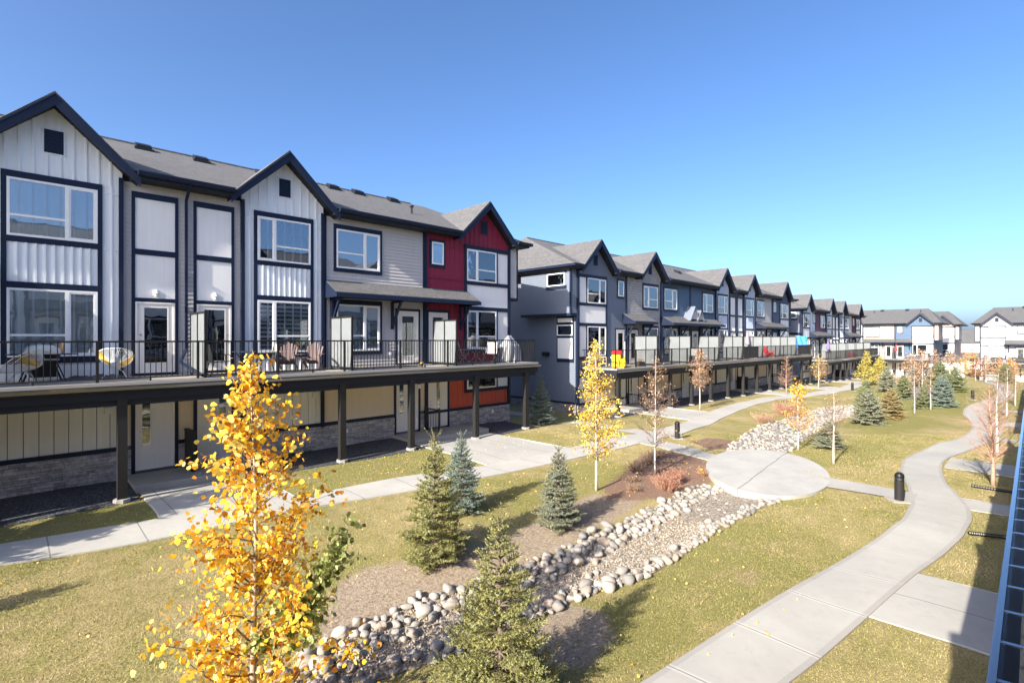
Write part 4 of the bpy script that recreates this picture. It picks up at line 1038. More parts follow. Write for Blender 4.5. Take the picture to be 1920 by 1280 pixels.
# pebbles in the near gravel
def pebbles():
    r = np.random.default_rng(5); oct_v = np.array([(1,0,0),(-1,0,0),(0,1,0),(0,-1,0),(0,0,1),(0,0,-1)], float); oct_f = np.array([(0,2,4),(2,1,4),(1,3,4),(3,0,4),(2,0,5),(1,2,5),(3,1,5),(0,3,5)])
    X = r.uniform(1.5, 12, 7000); lo = fx(RB, X); hi = fx(LB, X); Y = lo+(hi-lo)*r.uniform(.02, .98, 7000); Z = hs(np.c_[X, Y])+.022
    S = r.uniform(.012, .034, 7000); sc = r.uniform(.6, 1.1, (7000,1,3)); a = r.uniform(0, 6.28, 7000)
    P = oct_v[None]*sc*S[:,None,None]+r.normal(size=(7000,6,3))*S[:,None,None]*.14
    c, q = np.cos(a)[:,None], np.sin(a)[:,None]
    P = np.stack([P[...,0]*c-P[...,1]*q, P[...,0]*q+P[...,1]*c, P[...,2]], 2)+np.stack([X, Y, Z], 1)[:,None]
    F = oct_f[None]+(np.arange(7000)*6)[:,None,None]
    t = NT('pebble'); g = t.n('ShaderNodeNewGeometry').outputs['Random Per Island']; t.base(t.ramp(g, [(0, (.17,.13,.09)), (.4, (.31,.25,.185)), (.75, (.42,.36,.29)), (1, (.24,.205,.175))])); t.rough(.85)
    o = np_obj('pebbles', P.reshape(-1,3), F.reshape(-1,3), t.m, smooth=True); tag(o, 'loose tan pebbles covering the near stream bed', None, None, 'stuff')
pebbles()

# ------------------------------------------------------------------ vegetation
def leaf_mat(name, stops, trans=.35):
    t = NT(name); g = t.n('ShaderNodeNewGeometry').outputs['Random Per Island']; c = t.ramp(g, stops)
    t.base(c); t.rough(.6); t.b.inputs['Specular IOR Level'].default_value = .25
    tl = t.n('ShaderNodeBsdfTranslucent', Color=c); mx = t.n('ShaderNodeMixShader', i0=trans, i1=t.b.outputs[0], i2=tl.outputs[0]); t.link(mx.outputs[0], t.out.inputs[0]); return t.m
def needle_mat(name, c):
    t = NT(name); g = t.n('ShaderNodeNewGeometry').outputs['Random Per Island']; n = t.noise(t.co(), 3.5, 3)
    col = t.mix(t.ramp(n, [(.35, 0.), (.7, .7)]), t.ramp(g, [(0, shade(c, .6)), (.5, c), (1, shade(c, 1.5))]), (c[0]*1.25, c[1]*1.05, c[2]*.7))
    t.base(col); t.rough(.65); tl = t.n('ShaderNodeBsdfTranslucent', Color=col); mx = t.n('ShaderNodeMixShader', i0=.18, i1=t.b.outputs[0], i2=tl.outputs[0]); t.link(mx.outputs[0], t.out.inputs[0]); return t.m
def bark_mat(name, c, band=True):
    t = NT(name); v = t.co(); n = t.noise(t.scale(v, (4, 4, 26)), 3, 5, .7)
    t.base(t.ramp(n, [(.32, shade(c, .25)), (.42, shade(c, .85)), (.7, shade(c, 1.1))]) if band else t.ramp(n, [(.3, shade(c, .6)), (.7, shade(c, 1.25))])); t.rough(.8); t.bump(n, .3, .006); return t.m
M['bark_white'] = bark_mat('white_aspen_bark', (.50,.47,.42)); M['bark_tan'] = bark_mat('tan_aspen_bark', (.40,.33,.25)); M['bark_brown'] = bark_mat('brown_twig_bark', (.22,.15,.11), False); M['bark_red'] = bark_mat('copper_birch_bark', (.42,.26,.19), False); M['bark_grey'] = bark_mat('grey_spruce_bark', (.17,.13,.10), False)
M['leaf_gold'] = leaf_mat('golden_aspen_leaf', [(0, (.36,.13,.02)), (.15, (.66,.27,.02)), (.4, (.82,.47,.03)), (.7, (.88,.61,.06)), (.88, (.90,.74,.20)), (1, (.60,.55,.22))], .42)
M['leaf_green'] = leaf_mat('olive_green_leaf', [(0, (.13,.16,.04)), (.5, (.30,.34,.10)), (1, (.55,.57,.26))])
M['leaf_yellow'] = leaf_mat('yellow_aspen_leaf', [(0, (.62,.33,.05)), (.35, (.86,.56,.08)), (.75, (.92,.72,.16)), (1, (.78,.74,.30))], .4)
M['leaf_rust'] = leaf_mat('dry_rust_leaf', [(0, (.30,.16,.09)), (.5, (.55,.33,.19)), (1, (.72,.50,.32))])
M['leaf_orange'] = leaf_mat('orange_leaf', [(0, (.62,.26,.06)), (.5, (.80,.44,.12)), (1, (.88,.58,.20))])
M['leaf_red'] = leaf_mat('brick_red_leaf', [(0, (.20,.05,.03)), (.5, (.36,.13,.075)), (1, (.48,.24,.15))])
M['leaf_larch'] = leaf_mat('yellow_green_larch_needle', [(0, (.30,.26,.05)), (.5, (.52,.44,.10)), (1, (.66,.58,.20))])
NEEDLE = {'olive': needle_mat('olive_spruce_needle', (.24,.25,.105)), 'green': needle_mat('green_spruce_needle', (.19,.225,.125)), 'blue': needle_mat('blue_spruce_needle', (.185,.245,.225)), 'grey': needle_mat('grey_spruce_needle', (.22,.245,.19)), 'bronze': needle_mat('bronze_spruce_needle', (.29,.235,.12))}

def leaves_obj(name, P, size, mat, parent, r, droop=.35):
    n = len(P); P = np.asarray(P); nv = r.normal(size=(n,3)); nv[:,2] = np.abs(nv[:,2])*.7+.1; nv /= np.linalg.norm(nv, axis=1)[:,None]
    a = r.normal(size=(n,3)); a[:,2] -= droop; a -= (a*nv).sum(1)[:,None]*nv; a /= np.linalg.norm(a, axis=1)[:,None]; b = np.cross(nv, a)
    s = size*r.uniform(.6, 1.15, n)
    shp = np.array([(-.48,0),(-.30,.40),(.08,.47),(.52,.03),(.10,-.47),(-.30,-.42)])
    fold = np.array([.0,.06,.07,-.05,.07,.06])
    V = P[:,None]+(a[:,None]*shp[None,:,0:1]+b[:,None]*shp[None,:,1:2]+nv[:,None]*fold[None,:,None])*s[:,None,None]
    return np_obj(name, V.reshape(-1,3), (np.arange(n)*6)[:,None]+np.arange(6)[None], mat, parent)

def branch_pts(r, p0, d0, L, n=6, wob=.12, up=.0):
    p = np.array(p0, float); d = np.array(d0, float)/np.linalg.norm(d0); out = [p.copy()]
    for i in range(n):
        d = d+r.normal(size=3)*wob*.5+np.array((0,0,up))/n; d /= np.linalg.norm(d); p = p+d*L/n; out.append(p.copy())
    return out
def deciduous(name, label, cat, loc, H, prof, nbr, nleaf, lsize, leafmat, bark, seed, trunk_r=.04, up=(.5,1.0), spread=.09, twigs=5, lean=(0,0), group=None, stems=1, leaf_pow=.8, extra=None, leafname='foliage'):
    """prof: [(height fraction, radius)] crown outline"""
    r = np.random.default_rng(seed); root = empty(name, (loc[0],loc[1],h(*loc)-.03), 0, label, cat, group)
    tk = MB(); pts = []; br = MB()
    hs_, rs_ = [p[0]*H for p in prof], [p[1] for p in prof]; pts_leaf = []
    for st in range(stems):
        off = np.array((r.normal()*.05, r.normal()*.05)) if st else np.zeros(2); lx, ly = lean[0]+(r.normal()*.12 if st else 0), lean[1]+(r.normal()*.12 if st else 0)
        tp = [(off[0]+lx*t*t*H*.3+.012*H*math.sin(t*7+seed)*t, off[1]+ly*t*t*H*.3+.012*H*math.cos(t*5+seed)*t, H*t) for t in np.linspace(0, 1, 12)]
        tk.tube(tp, [max(.004, trunk_r*(1-.9*t)*(1.15 if t == 0 else 1)) for t in np.linspace(0, 1, 12)], 8)
        T = np.array(tp)
        for k in range(nbr//stems):
            zz = hs_[0]+(hs_[-1]*.985-hs_[0])*((k+r.uniform(0, .8))/(nbr//stems))**.95; rad = np.interp(zz, hs_, rs_)*r.uniform(.65, 1.12)
            p0 = [np.interp(zz-rad*.35, T[:,2], T[:,i]) for i in range(3)]; az = k*2.4+r.normal()*.5; u = r.uniform(*up)
            L = rad*math.sqrt(1+u*u*.5)
            bp = branch_pts(r, p0, (math.cos(az), math.sin(az), u), L, 6, .28, .15)
            br.tube(bp, list(np.linspace(max(.004, trunk_r*.34*(1-zz/H)+.004), .0022, 7)), 4, False)
            A = np.array(bp)
            for q in range(twigs):
                i = r.integers(1, 6); td = A[min(i+1, 6)]-A[i]; td /= np.linalg.norm(td)+1e-9; td = td+r.normal(size=3)*.65; tl = L*r.uniform(.18, .42)
                tb = branch_pts(r, A[i], td, tl, 3, .3, .12); br.tube(tb, [.0035,.003,.0022,.0015], 3, False)
                pts_leaf.append((np.array(tb), .10, tl*twigs*.25+.05))
            pts_leaf.append((A, .22, L))
    tk.build('trunk', M[bark], root, True, False)
    br.build('branches', M['bark_brown' if bark != 'bark_red' else 'bark_red'], root, True, False)
    if nleaf:
        w = np.array([q[2] for q in pts_leaf]); w /= w.sum(); P = []
        for i in r.choice(len(pts_leaf), nleaf, p=w):
            A, t0, _ = pts_leaf[i]; t = (t0+(1-t0)*r.uniform()**leaf_pow)*(len(A)-1); k = min(int(t), len(A)-2); P.append(A[k]+(A[k+1]-A[k])*(t-k)+r.normal(size=3)*spread*np.array((1,1,.8)))
        leaves_obj(leafname, P, lsize, M[leafmat], root, r)
    if extra: extra(root, r)
    return root
# foreground golden aspen with one green bough
def green_bough(root, r):
    bm = MB(); P = []
    A = branch_pts(r, (.0,.02,1.05), (.50,-.44,.95), 1.55, 8, .10, .35); bm.tube(A, list(np.linspace(.017, .003, 9)), 5, False); A = np.array(A)
    for k in range(48):
        i = r.integers(1, 8); d = A[i+1 if i < 8 else 8]-A[i-1]; d = d/np.linalg.norm(d)+r.normal(size=3)*.55
        tb = branch_pts(r, A[i], d, r.uniform(.2, .55), 4, .25, .2); bm.tube(tb, [.005,.004,.003,.002,.0015], 3, False); tb = np.array(tb)
        for q in range(26):
            t = r.uniform(.15, 1)*4; j = min(int(t), 3); P.append(tb[j]+(tb[j+1]-tb[j])*(t-j)+r.normal(size=3)*.05)
    b = bm.build('green_bough', M['bark_brown'], root, True, False, 'dark bough on the right still in green leaf')
    leaves_obj('green_foliage', P, .066, M['leaf_green'], b, r)
deciduous('aspen_tree', 'tall golden aspen in the left foreground with one green bough', 'tree', (1.84,5.76), 4.28,
          [(.04,1.0),(.15,1.22),(.32,1.0),(.44,.70),(.57,.88),(.71,.66),(.86,.38),(1,.09)], 84, 5600, .062, 'leaf_gold', 'bark_tan', 4, .042, (.45,1.0), .075, 6, (0,0), None, 1, .75, green_bough)
deciduous('aspen_tree', 'yellow aspen with a white trunk beside the mulch bed', 'tree', (11.69,8.55), 4.25, [(.22,.5),(.33,.78),(.50,.80),(.64,.64),(.82,.34),(1,.06)], 72, 3300, .05, 'leaf_yellow', 'bark_white', 9, .042, (.55,1.1), .06, 6)
deciduous('aspen_tree', 'brown thinning aspen with twin pale stems in the mulch bed', 'tree', (14.42,8.3), 3.75, [(.25,.30),(.40,.70),(.60,.74),(.80,.5),(1,.10)], 70, 700, .042, 'leaf_rust', 'bark_white', 12, .030, (.45,.9), .05, 8, (.05,.03), None, 2)
deciduous('young_tree', 'rust brown tree on the lawn before the middle block deck', 'tree', (31.54,14.97), 3.95, [(.36,.55),(.5,.9),(.68,.82),(.85,.45),(1,.06)], 70, 1500, .06, 'leaf_rust', 'bark_white', 15, .045, (.5,1.0), .06, 7)
deciduous('young_tree', 'reddish bare tree standing by a deck post of the middle block', 'tree', (47.2,14.75), 3.2, [(.28,.8),(.5,.95),(.75,.6),(1,.05)], 60, 260, .05, 'leaf_rust', 'bark_red', 17, .045, (.25,.6), .05, 7)
deciduous('young_tree', 'staked sapling with a few yellow leaves by the sidewalk', 'tree', (55.6,14.5), 3.3, [(.3,.7),(.55,.95),(.8,.6),(1,.05)], 44, 240, .085, 'leaf_yellow', 'bark_white', 19, .05, (.35,.8), .08, 6)
deciduous('young_tree', 'brown leaved tree directly behind the staked sapling', 'tree', (57.6,14.9), 3.0, [(.3,.7),(.55,.9),(.8,.6),(1,.05)], 50, 700, .07, 'leaf_rust', 'bark_brown', 20, .05, (.35,.8), .08, 6)
def gold_top(root, r):
    P = [(r.normal()*.14, r.normal()*.14, 2.45+r.normal()*.17) for _ in range(170)]; leaves_obj('top_foliage', P, .085, M['leaf_gold'], root, r)
deciduous('young_tree', 'orange tree with a gold tuft on top beside the upper rock bed', 'tree', (23.09,6.76), 2.75, [(.32,.45),(.42,.85),(.54,.72),(.72,.25),(1,.08)], 52, 850, .052, 'leaf_orange', 'bark_white', 22, .035, (.25,.6), .05, 7, (0,0), None, 1, .8, gold_top)
deciduous('young_tree', 'thin white trunked tree nearly bare beside the low grey spruce', 'tree', (20.49,4.88), 2.55, [(.42,.35),(.58,.72),(.78,.6),(1,.1)], 40, 130, .045, 'leaf_rust', 'bark_white', 25, .04, (.5,.9), .05, 7)
deciduous('birch_tree', 'bare copper birch between the winding path and the dark gutter', 'tree', (20.49,.83), 2.95, [(.26,.45),(.45,.95),(.7,.75),(1,.12)], 84, 60, .035, 'leaf_rust', 'bark_red', 28, .055, (.7,1.3), .05, 8, (-.12,.08))
deciduous('birch_tree', 'pale trunked bare birch behind the copper birch', 'tree', (27.69,1.0), 3.2, [(.3,.45),(.5,.8),(.75,.6),(1,.1)], 50, 50, .05, 'leaf_rust', 'bark_white', 29, .06, (.7,1.2), .06, 7)
for i, (x, y, lab) in enumerate([(41.84,1.1,'small bare birch right of the path bend, nearer of a pair'), (50.5,.9,'small bare birch right of the path bend, farther of a pair')]):
    deciduous('birch_tree', lab, 'tree', (x, y), 3.0, [(.3,.5),(.5,.9),(.75,.6),(1,.1)], 46, 120, .06, 'leaf_rust', 'bark_white', 31+i, .05, (.6,1.1), .06, 6)
for i, (x, y, H, lab) in enumerate([(65.65,12.55,3.7,'yellow green larch by the sidewalk, taller of two'), (68.4,11.9,3.2,'yellow green larch by the sidewalk, shorter of two')]):
    deciduous('larch_tree', lab, 'tree', (x, y), H, [(.14,.95),(.3,1.25),(.6,.8),(1,.05)], 90, 2600, .11, 'leaf_larch', 'bark_brown', 35+i, .06, (.1,.5), .09, 6)
for i, (x, y, H, lab) in enumerate([(40.36,5.21,3.0,'thin pale sapling in front of the blue spruce, left one'), (42.89,4.7,2.9,'thin pale sapling in front of the blue spruce, right one'), (53.5,6.4,3.6,'tall thin sapling amid the far spruces')]):
    deciduous('sapling', lab, 'tree', (x, y), H, [(.3,.3),(.5,.55),(.75,.4),(1,.08)], 34, 90, .06, 'leaf_rust', 'bark_white', 41+i, .04, (.6,1.1), .05, 6)
far_specs = [(88,9.2,4.2,'leaf_rust','far russet tree in front of the cornflower blue block'),(78,10.4,3.6,'leaf_rust','dry brown tree between the larches and the cornflower blue block'),(95,6.6,4.0,'leaf_orange','far orange tree in the gap between the two end blocks'),(92,4.4,3.6,'leaf_rust','far brown tree left of the pale lilac deck'),(99,3.4,3.8,'leaf_rust','far brown tree under the pale lilac deck'),(100,5.9,3.2,'leaf_red','far dark red tree at the corner of the pale lilac block'),(97,2.2,3.4,'leaf_orange','far bare orange tree nearest the right edge'),(128,9.3,5.2,'leaf_red','red leaved tree before the distant white house'),(132,8.2,5.0,'leaf_orange','orange leaved tree before the distant white house'),(72,6.2,4.0,'leaf_rust','pinkish bare tree rising amid the far spruces'),(64,7.9,4.0,'leaf_rust','greyish brown bare tree by the far gravel')]
for i, (x, y, H, lm, lab) in enumerate(far_specs):
    deciduous('young_tree', lab, 'tree', (x, y), H, [(.22,.6),(.45,1.3),(.75,.9),(1,.1)], 40, 520, .13, lm, 'bark_white' if i % 2 else 'bark_brown', 51+i, .07, (.4,.9), .12, 5)

# spruces
def spruce_geo(seed, H, Rr, dens=1., nlen=.026, nw=.0042, whorls=17, bare_top=.16, shape=.85):
    r = np.random.default_rng(seed); tr = MB(); tr.tube([(0,0,-.05),(.01,0,H*.5),(0,.01,H)], [.03*H/2+.008, .018*H/2+.004, .004], 7)
    S = []                                                     # needle bearing segments (a, b)
    zs = np.linspace(.03, 1-bare_top, whorls)
    for wi, t in enumerate(zs):
        prof = Rr*(1-t/(1-bare_top*.35))**shape*(1 if t > .08 else .88)
        nb = int(r.integers(7, 10)) if t < .8 else 6
        for k in range(nb):
            az = 2*math.pi*(k+r.uniform(-.3,.3))/nb+wi*1.1; L = prof*r.uniform(.72, 1.12)+.03; el = -.12+.95*t*t+r.uniform(-.1,.12)
            d = np.array((math.cos(az), math.sin(az), el)); z0 = H*(t+r.uniform(-.02,.02)); bp = np.array(branch_pts(r, (0,0,z0), d, L, 6, .10, .32))
            tr.tube(bp, list(np.linspace(.009*H/2+.002, .0018, 7)), 3, False)
            for i in range(1 if t < .6 else 0, 6): S.append((bp[i], bp[i+1]))
            side = np.cross(d, (0,0,1)); side /= np.linalg.norm(side); nt = max(3, int(L/.055))
            for q in range(int(nt*1.5)):
                f = .18+.8*(q/1.5+r.uniform(0,.8))/nt; f = min(f, .98); i = min(int(f*6), 5); p = bp[i]+(bp[i+1]-bp[i])*(f*6-i); dd = bp[i+1]-bp[i]; dd /= np.linalg.norm(dd)
                sg = 1 if q % 2 else -1; tl = (.38*L*(1-f)+.05)*r.uniform(.7,1.2); td = dd*.75+side*sg*.75+np.array((0,0,r.uniform(-.12,.25))); td /= np.linalg.norm(td)
                e = p+td*tl; S.append((p, (p+e)/2+np.array((0,0,.006)))); S.append(((p+e)/2+np.array((0,0,.006)), e+np.array((0,0,tl*.12))))
                if tl > .13:
                    for s2 in (-1, 1):
                        t2 = dd*.8+td*.4+side*s2*.5; t2 /= np.linalg.norm(t2); m = p+td*tl*.5; S.append((m, m+t2*tl*.45))
    top = np.array((0,0,H*(1-bare_top)))
    for k in range(5):
        az = k*1.256+.3; d = np.array((math.cos(az)*.75, math.sin(az)*.75, .9)); L = .10*H*r.uniform(.7,1.1); z = np.array((0,0,H*(1-bare_top*.55))); S.append((z, z+d*L)); tr.tube([z, z+d*L], [.004,.002], 3, False)
    S.append((top, np.array((0,0,H*.985))))
    A = np.array([s[0] for s in S]); B = np.array([s[1] for s in S]); Ls = np.linalg.norm(B-A, axis=1)
    cnt = np.maximum(2, (Ls/.0068*dens).astype(int)); idx = np.repeat(np.arange(len(S)), cnt); n = len(idx)
    t = r.uniform(0, 1.05, n); D = (B-A)[idx]/Ls[idx][:,None]; P = A[idx]+(B-A)[idx]*t[:,None]
    rd = r.normal(size=(n,3)); rd[:,2] += .35; rd -= (rd*D).sum(1)[:,None]*D; rd /= np.linalg.norm(rd, axis=1)[:,None]
    nd = D*.75+rd*.8; nd /= np.linalg.norm(nd, axis=1)[:,None]; w = np.cross(nd, D); w /= np.linalg.norm(w, axis=1)[:,None]+1e-9
    ln = nlen*r.uniform(.7,1.25,n)
    V = np.stack([P-w*nw, P+w*nw, P+nd*ln[:,None]], 1).reshape(-1,3)
    return tr, V, np.arange(n*3).reshape(-1,3)
def spruce_proto(args, mat):
    tr, V, F = spruce_geo(*args); root = empty('spruce_tree', (0,0,0)); tr.build('trunk', M['bark_grey'], root, False, False); o = np_obj('needles', V, F, NEEDLE[mat], root)
    return root
def plant_spruce(src, x, y, sc, rz, mat, label, wide=1.0, first=False):
    o = src if first else copy_tree(src)
    o.location = (x, y, h(x, y)-.02); o.rotation_euler = (0,0,rz); o.scale = (sc*wide, sc*wide, sc); tag(o, label, 'tree', 'young spruces around the stream bed')
    for c in children_of(o):
        if c.name.startswith('needles'):
            c.material_slots[0].link = 'OBJECT'; c.material_slots[0].material = NEEDLE[mat]
    return o
PA = spruce_proto((3, 2.25, .86, 1.15, .030, .0058, 20, .09, .80), 'olive')
PB = spruce_proto((8, 2.5, .90, .85, .034, .0085, 19, .12, .85), 'olive')
PC = spruce_proto((14, 1.9, .62, .95, .032, .0085, 18, .15, .72), 'blue')
PD = spruce_proto((21, 1.7, .85, .5, .048, .014, 15, .08, .62), 'green')
plant_spruce(PA, 4.02, 4.30, 1.0, .4, 'olive', 'large olive green spruce at the bottom centre of the photo', 1.0, True)
plant_spruce(PB, 5.89, 8.15, 1.0, 1.0, 'olive', 'tall yellowish spruce on the bare soil left of the rocks', .95, True)
plant_spruce(PC, 7.87, 9.78, 1.05, 2.0, 'blue', 'slim blue green spruce tucked behind the tall yellowish spruce', .95, True)
plant_spruce(PC, 8.99, 7.63, 1.0, 4.1, 'grey', 'grey green spruce with a bare leader above the rock band', 1.0)
plant_spruce(PC, 18.86, 17.17, 1.30, .9, 'blue', 'bright blue spruce at the end post of the nearest deck', .95)
plant_spruce(PD, 23.81, 5.86, .66, .3, 'grey', 'low rounded grey spruce behind the thin white trunked tree', 1.25, True)
for x, y, s, m, w, lab in [(32.9,6.2,1.08,'grey',1.1,'broad grey spruce leading the far cluster'),(36.1,5.75,.98,'bronze',1.05,'bronze tinted spruce right of the broad grey one'),(46.0,4.4,1.25,'blue',.95,'blue spruce on the right of the far cluster'),(43.3,5.1,.95,'green',.8,'dark spruce just left of the far blue one'),(41.2,6.3,.85,'green',.75,'small dark spruce at the rim of the far gravel'),(51.1,7.3,1.1,'green',1.1,'green spruce standing in the far gravel'),(46.3,8.9,1.0,'green',.9,'spruce on the left of the far gravel'),(39.0,7.6,1.0,'green',.9,'dark spruce behind the broad grey one'),(64.5,6.4,1.6,'green',1.15,'widest spruce at the back of the far cluster'),(61.5,5.0,1.35,'green',1.0,'spruce in front of the widest far one'),(70.5,9.0,1.5,'blue',.9,'far spruce near the larches'),(94,2.6,1.5,'green',1.0,'spruce below the pale lilac deck'),(55.5,9.1,1.3,'grey',.9,'grey spruce behind the far gravel'),(-4.6,14.5,3.1,'green',.90,'tall spruce left of the frame that shades the front walk'),(-4.3,10.95,1.65,'green',.8,'short spruce left of the frame that shades the lawn')]:
    plant_spruce(PD, x, y, s, x*1.7, m, lab, w)

# shrubs
def shrub(name, label, loc, R_, H, n, bark, leafmat, nleaf, seed, lsize=.03):
    r = np.random.default_rng(seed); root = empty(name, (loc[0],loc[1],h(*loc)), 0, label, 'shrub'); m = MB(); P = []
    for k in range(n):
        a = r.uniform(0, 6.28); q = r.uniform(0, .45)*R_; p0 = (math.cos(a)*q, math.sin(a)*q, -.02); sp = r.uniform(.15, 1.0)
        A = branch_pts(r, p0, (math.cos(a)*sp, math.sin(a)*sp, 1.), H*r.uniform(.6, 1.1)*math.sqrt(1+sp*sp*.4), 4, .22, .1); m.tube(A, [.006,.005,.004,.003,.0015], 3, False); A = np.array(A)
        for _ in range(3):
            i = r.integers(1, 4); B_ = branch_pts(r, A[i], A[i+1]-A[i]+r.normal(size=3)*.05, H*.3, 2, .3); m.tube(B_, [.003,.0025,.0015], 3, False)
        for _ in range(max(1, nleaf//n)):
            i = r.integers(1, 5); P.append(A[i]+r.normal(size=3)*.05)
    m.build('stems', M[bark], root, False, False)
    if nleaf: leaves_obj('foliage', P, lsize, M[leafmat], root, r)
shrub('shrub', 'brick red leafy shrub at the lower edge of the mulch bed', (13.6,7.45), .55, .42, 130, 'bark_red', 'leaf_red', 1500, 61)
shrub('shrub', 'brick red shrub joined to the larger one on its right side', (14.35,7.6), .4, .38, 90, 'bark_red', 'leaf_red', 900, 62)
shrub('shrub', 'small orange and green shrub beside the round patio', (15.6,7.3), .18, .26, 40, 'bark_brown', 'leaf_orange', 260, 63)
for i, (x, y, s, lab) in enumerate([(15.3,9.1,.5,'twiggy brown shrub behind the twin stemmed aspen'),(16.2,9.35,.45,'twiggy brown shrub near the link path, nearest the bollard'),(14.3,8.95,.4,'twiggy brown shrub close to the lawn edge'),(13.2,8.4,.3,'small dry shrub left of the twin stemmed aspen'),(12.6,7.9,.28,'small dry shrub in front of the yellow aspen')]):
    shrub('shrub', lab, (x, y), s, s*.9, 60, 'bark_brown', 'leaf_rust', 160, 64+i)
shrub('shrub', 'purple grey twiggy shrub left of the orange tree', (29.5,10.3), .8, .6, 140, 'bark_red', 'leaf_rust', 300, 71, .05)
shrub('shrub', 'pinkish brown shrub behind the orange tree', (33.5,10.5), 1.1, .9, 170, 'bark_red', 'leaf_red', 700, 72, .06)
shrub('shrub', 'russet shrub at the back of the far gravel', (58,8.9), 1.4, 1.6, 150, 'bark_red', 'leaf_rust', 900, 73, .1)
shrub('shrub', 'dark red shrub against the own block wall', (27.0,-.4), .5, 1.0, 70, 'bark_red', 'leaf_red', 400, 74, .06)

# lawn blades and fallen leaves
def on_hard(P):
    P = np.asarray(P); x = P[:,0]; y = P[:,1]
    m = (y < fx(SWU, x)+.01) & (y > fx(SWL, x)-.01); m |= (y < fx(PL, x)+.01) & (y > fx(PR, x)-.01)
    m |= (x > .4) & (x < 15.2) & (y < fx(LB, x)+.05) & (y > fx(RB, x)-.05); m |= inpoly(P, RIM); m |= y > 16.35
    for q in ([(17.3,7.5),(18.5,7.6),(19.5,11.4),(18.3,11.4)],[(16.6,2.2),(17.65,2.2),(17.8,4.7),(16.6,4.6)],[(9.3,1.8),(9.2,-2.6),(11.75,-2.6),(11.7,1.5)],[(17.0,1.2),(17.0,-2.6),(18.2,-2.6),(18.2,1.4)],[(2.4,17.2),(2.4,14),(5.6,13.5),(5.6,17.2)],[(11.35,17.2),(11.35,12.6),(15.45,12.3),(15.45,17.2)],[(20.2,12.5),(21.6,12.5),(21.6,20),(20.2,20)]): m |= inpoly(P, q)
    return m
def soil_mask(P):
    m = np.zeros(len(P), bool)
    for q in MULCH+SOIL: m |= inpoly(P, q)
    return m
def grass():
    r = np.random.default_rng(3); n = 520000
    d = 4.5+20*r.uniform(0, 1, n)**1.15; px = r.uniform(-1.05, 1.05, n)
    x = d*(math.cos(YAW)+math.sin(YAW)*px); y = d*(math.sin(YAW)-math.cos(YAW)*px); P = np.c_[x, y]
    keep = ~on_hard(P) & (y > -1.5); s = soil_mask(P); keep &= (~s) | (r.uniform(0, 1, n) < .10)
    P = P[keep]; n = len(P); z = hs(P); a = r.uniform(0, 6.28, n); tall = r.uniform(size=n) < .06; w = r.uniform(.0018, .0036, n)*(1+np.hypot(P[:,0], P[:,1])/14); hh = r.uniform(.010, .034, n)*np.where(tall, 1.9, 1); le = r.normal(size=(n,2))*.016
    b = np.c_[P, z-.004]; e = np.c_[np.cos(a)*w, np.sin(a)*w, np.zeros(n)]
    V = np.stack([b-e, b+e, b+np.c_[le, hh]], 1).reshape(-1,3)
    t = NT('grass_blade'); g = t.n('ShaderNodeNewGeometry').outputs['Random Per Island']; v = t.co(); big = t.noise(v, .35, 5, .6); mid = t.noise(v, 1.7, 6, .7)
    f = t.math('ADD', t.math('MULTIPLY', big, .9), t.math('ADD', t.math('MULTIPLY', mid, .8), t.math('MULTIPLY', g, .35)))
    c = t.mix(t.ramp(f, [(.90, 0.), (1.15, 1.)]), t.ramp(g, [(0, (.20,.155,.075)), (.45, (.42,.33,.17)), (1, (.64,.52,.31))]), t.ramp(g, [(0, (.10,.095,.03)), (.45, (.25,.23,.08)), (1, (.44,.385,.16))]))
    thatch = t.noise(v, .9, 6, .7); c = t.mix(t.ramp(thatch, [(.56, 0.), (.68, .6)]), c, t.ramp(g, [(0, (.22,.155,.085)), (1, (.54,.42,.26))]))
    t.base(c); t.rough(.8); t.b.inputs['Specular IOR Level'].default_value = .15
    o = np_obj('grass', V, np.arange(n*3).reshape(-1,3), t.m); tag(o, 'short dry autumn grass on the near lawns', None, None, 'stuff')
grass()
def litter():
    r = np.random.default_rng(8); n = 1150; x = r.uniform(-2, 22, n); y = np.where(r.uniform(size=n) < .6, r.uniform(9.3, 16.4, n), r.uniform(2.6, 9, n)); P = np.c_[x, y]; bad = (y < fx(SWU, x)+.05) & (y > fx(SWL, x)-.05) & (r.uniform(size=n) < .85); P = P[~bad & ~((x > .4) & (x < 15.2) & (y < fx(LB, x)) & (y > fx(RB, x)))]
    Q = np.c_[P, hs(P)+.045]; o = leaves_obj('fallen_leaves', Q, .038, M['leaf_yellow'], None, r); tag(o, 'fallen yellow leaves sprinkled over the lawns', None, None, 'stuff')
litter()

# ------------------------------------------------------------------ bollard lights, pipes, own gutter fittings
def bollard(x, y, label, pad=True):
    root = empty('bollard_light', (x, y, h(x, y)+.02), .6, label, 'bollard', 'bollard lights along the paths')
    m = MB(); m.lathe([(.105,0),(.108,.01),(.108,.52)], 20); m.build('post', M['post'], root, False, False)
    m = MB(); m.lathe([(.075,.52),(.075,.60)], 16); m.build('lamp_lens', M['frost'], root, False, False)
    m = MB()
    for z in (.525,.55,.575): m.lathe([(.078,z),(.108,z+.012),(.104,z+.018),(.078,z+.01)], 20)
    m.lathe([(.109,.598),(.109,.635),(.100,.67),(.080,.70),(.05,.72),(.012,.728)], 20); m.build('cap', M['black'], root, False, False)
    m = MB(); m.box(-.24,.24,-.24,.24,-.15,.004); m.build('base_slab', M['concrete'], root, False, False)
bollard(16.61, 2.46, 'black domed bollard light where the patio walk meets the winding path')
bollard(20.47, 10.72, 'black domed bollard light on the sidewalk beside the patio link')
bollard(54.5, 11.5, 'far bollard light on the sidewalk near the third block')
bollard(53.1, 3.3, 'far bollard light left of the winding path')
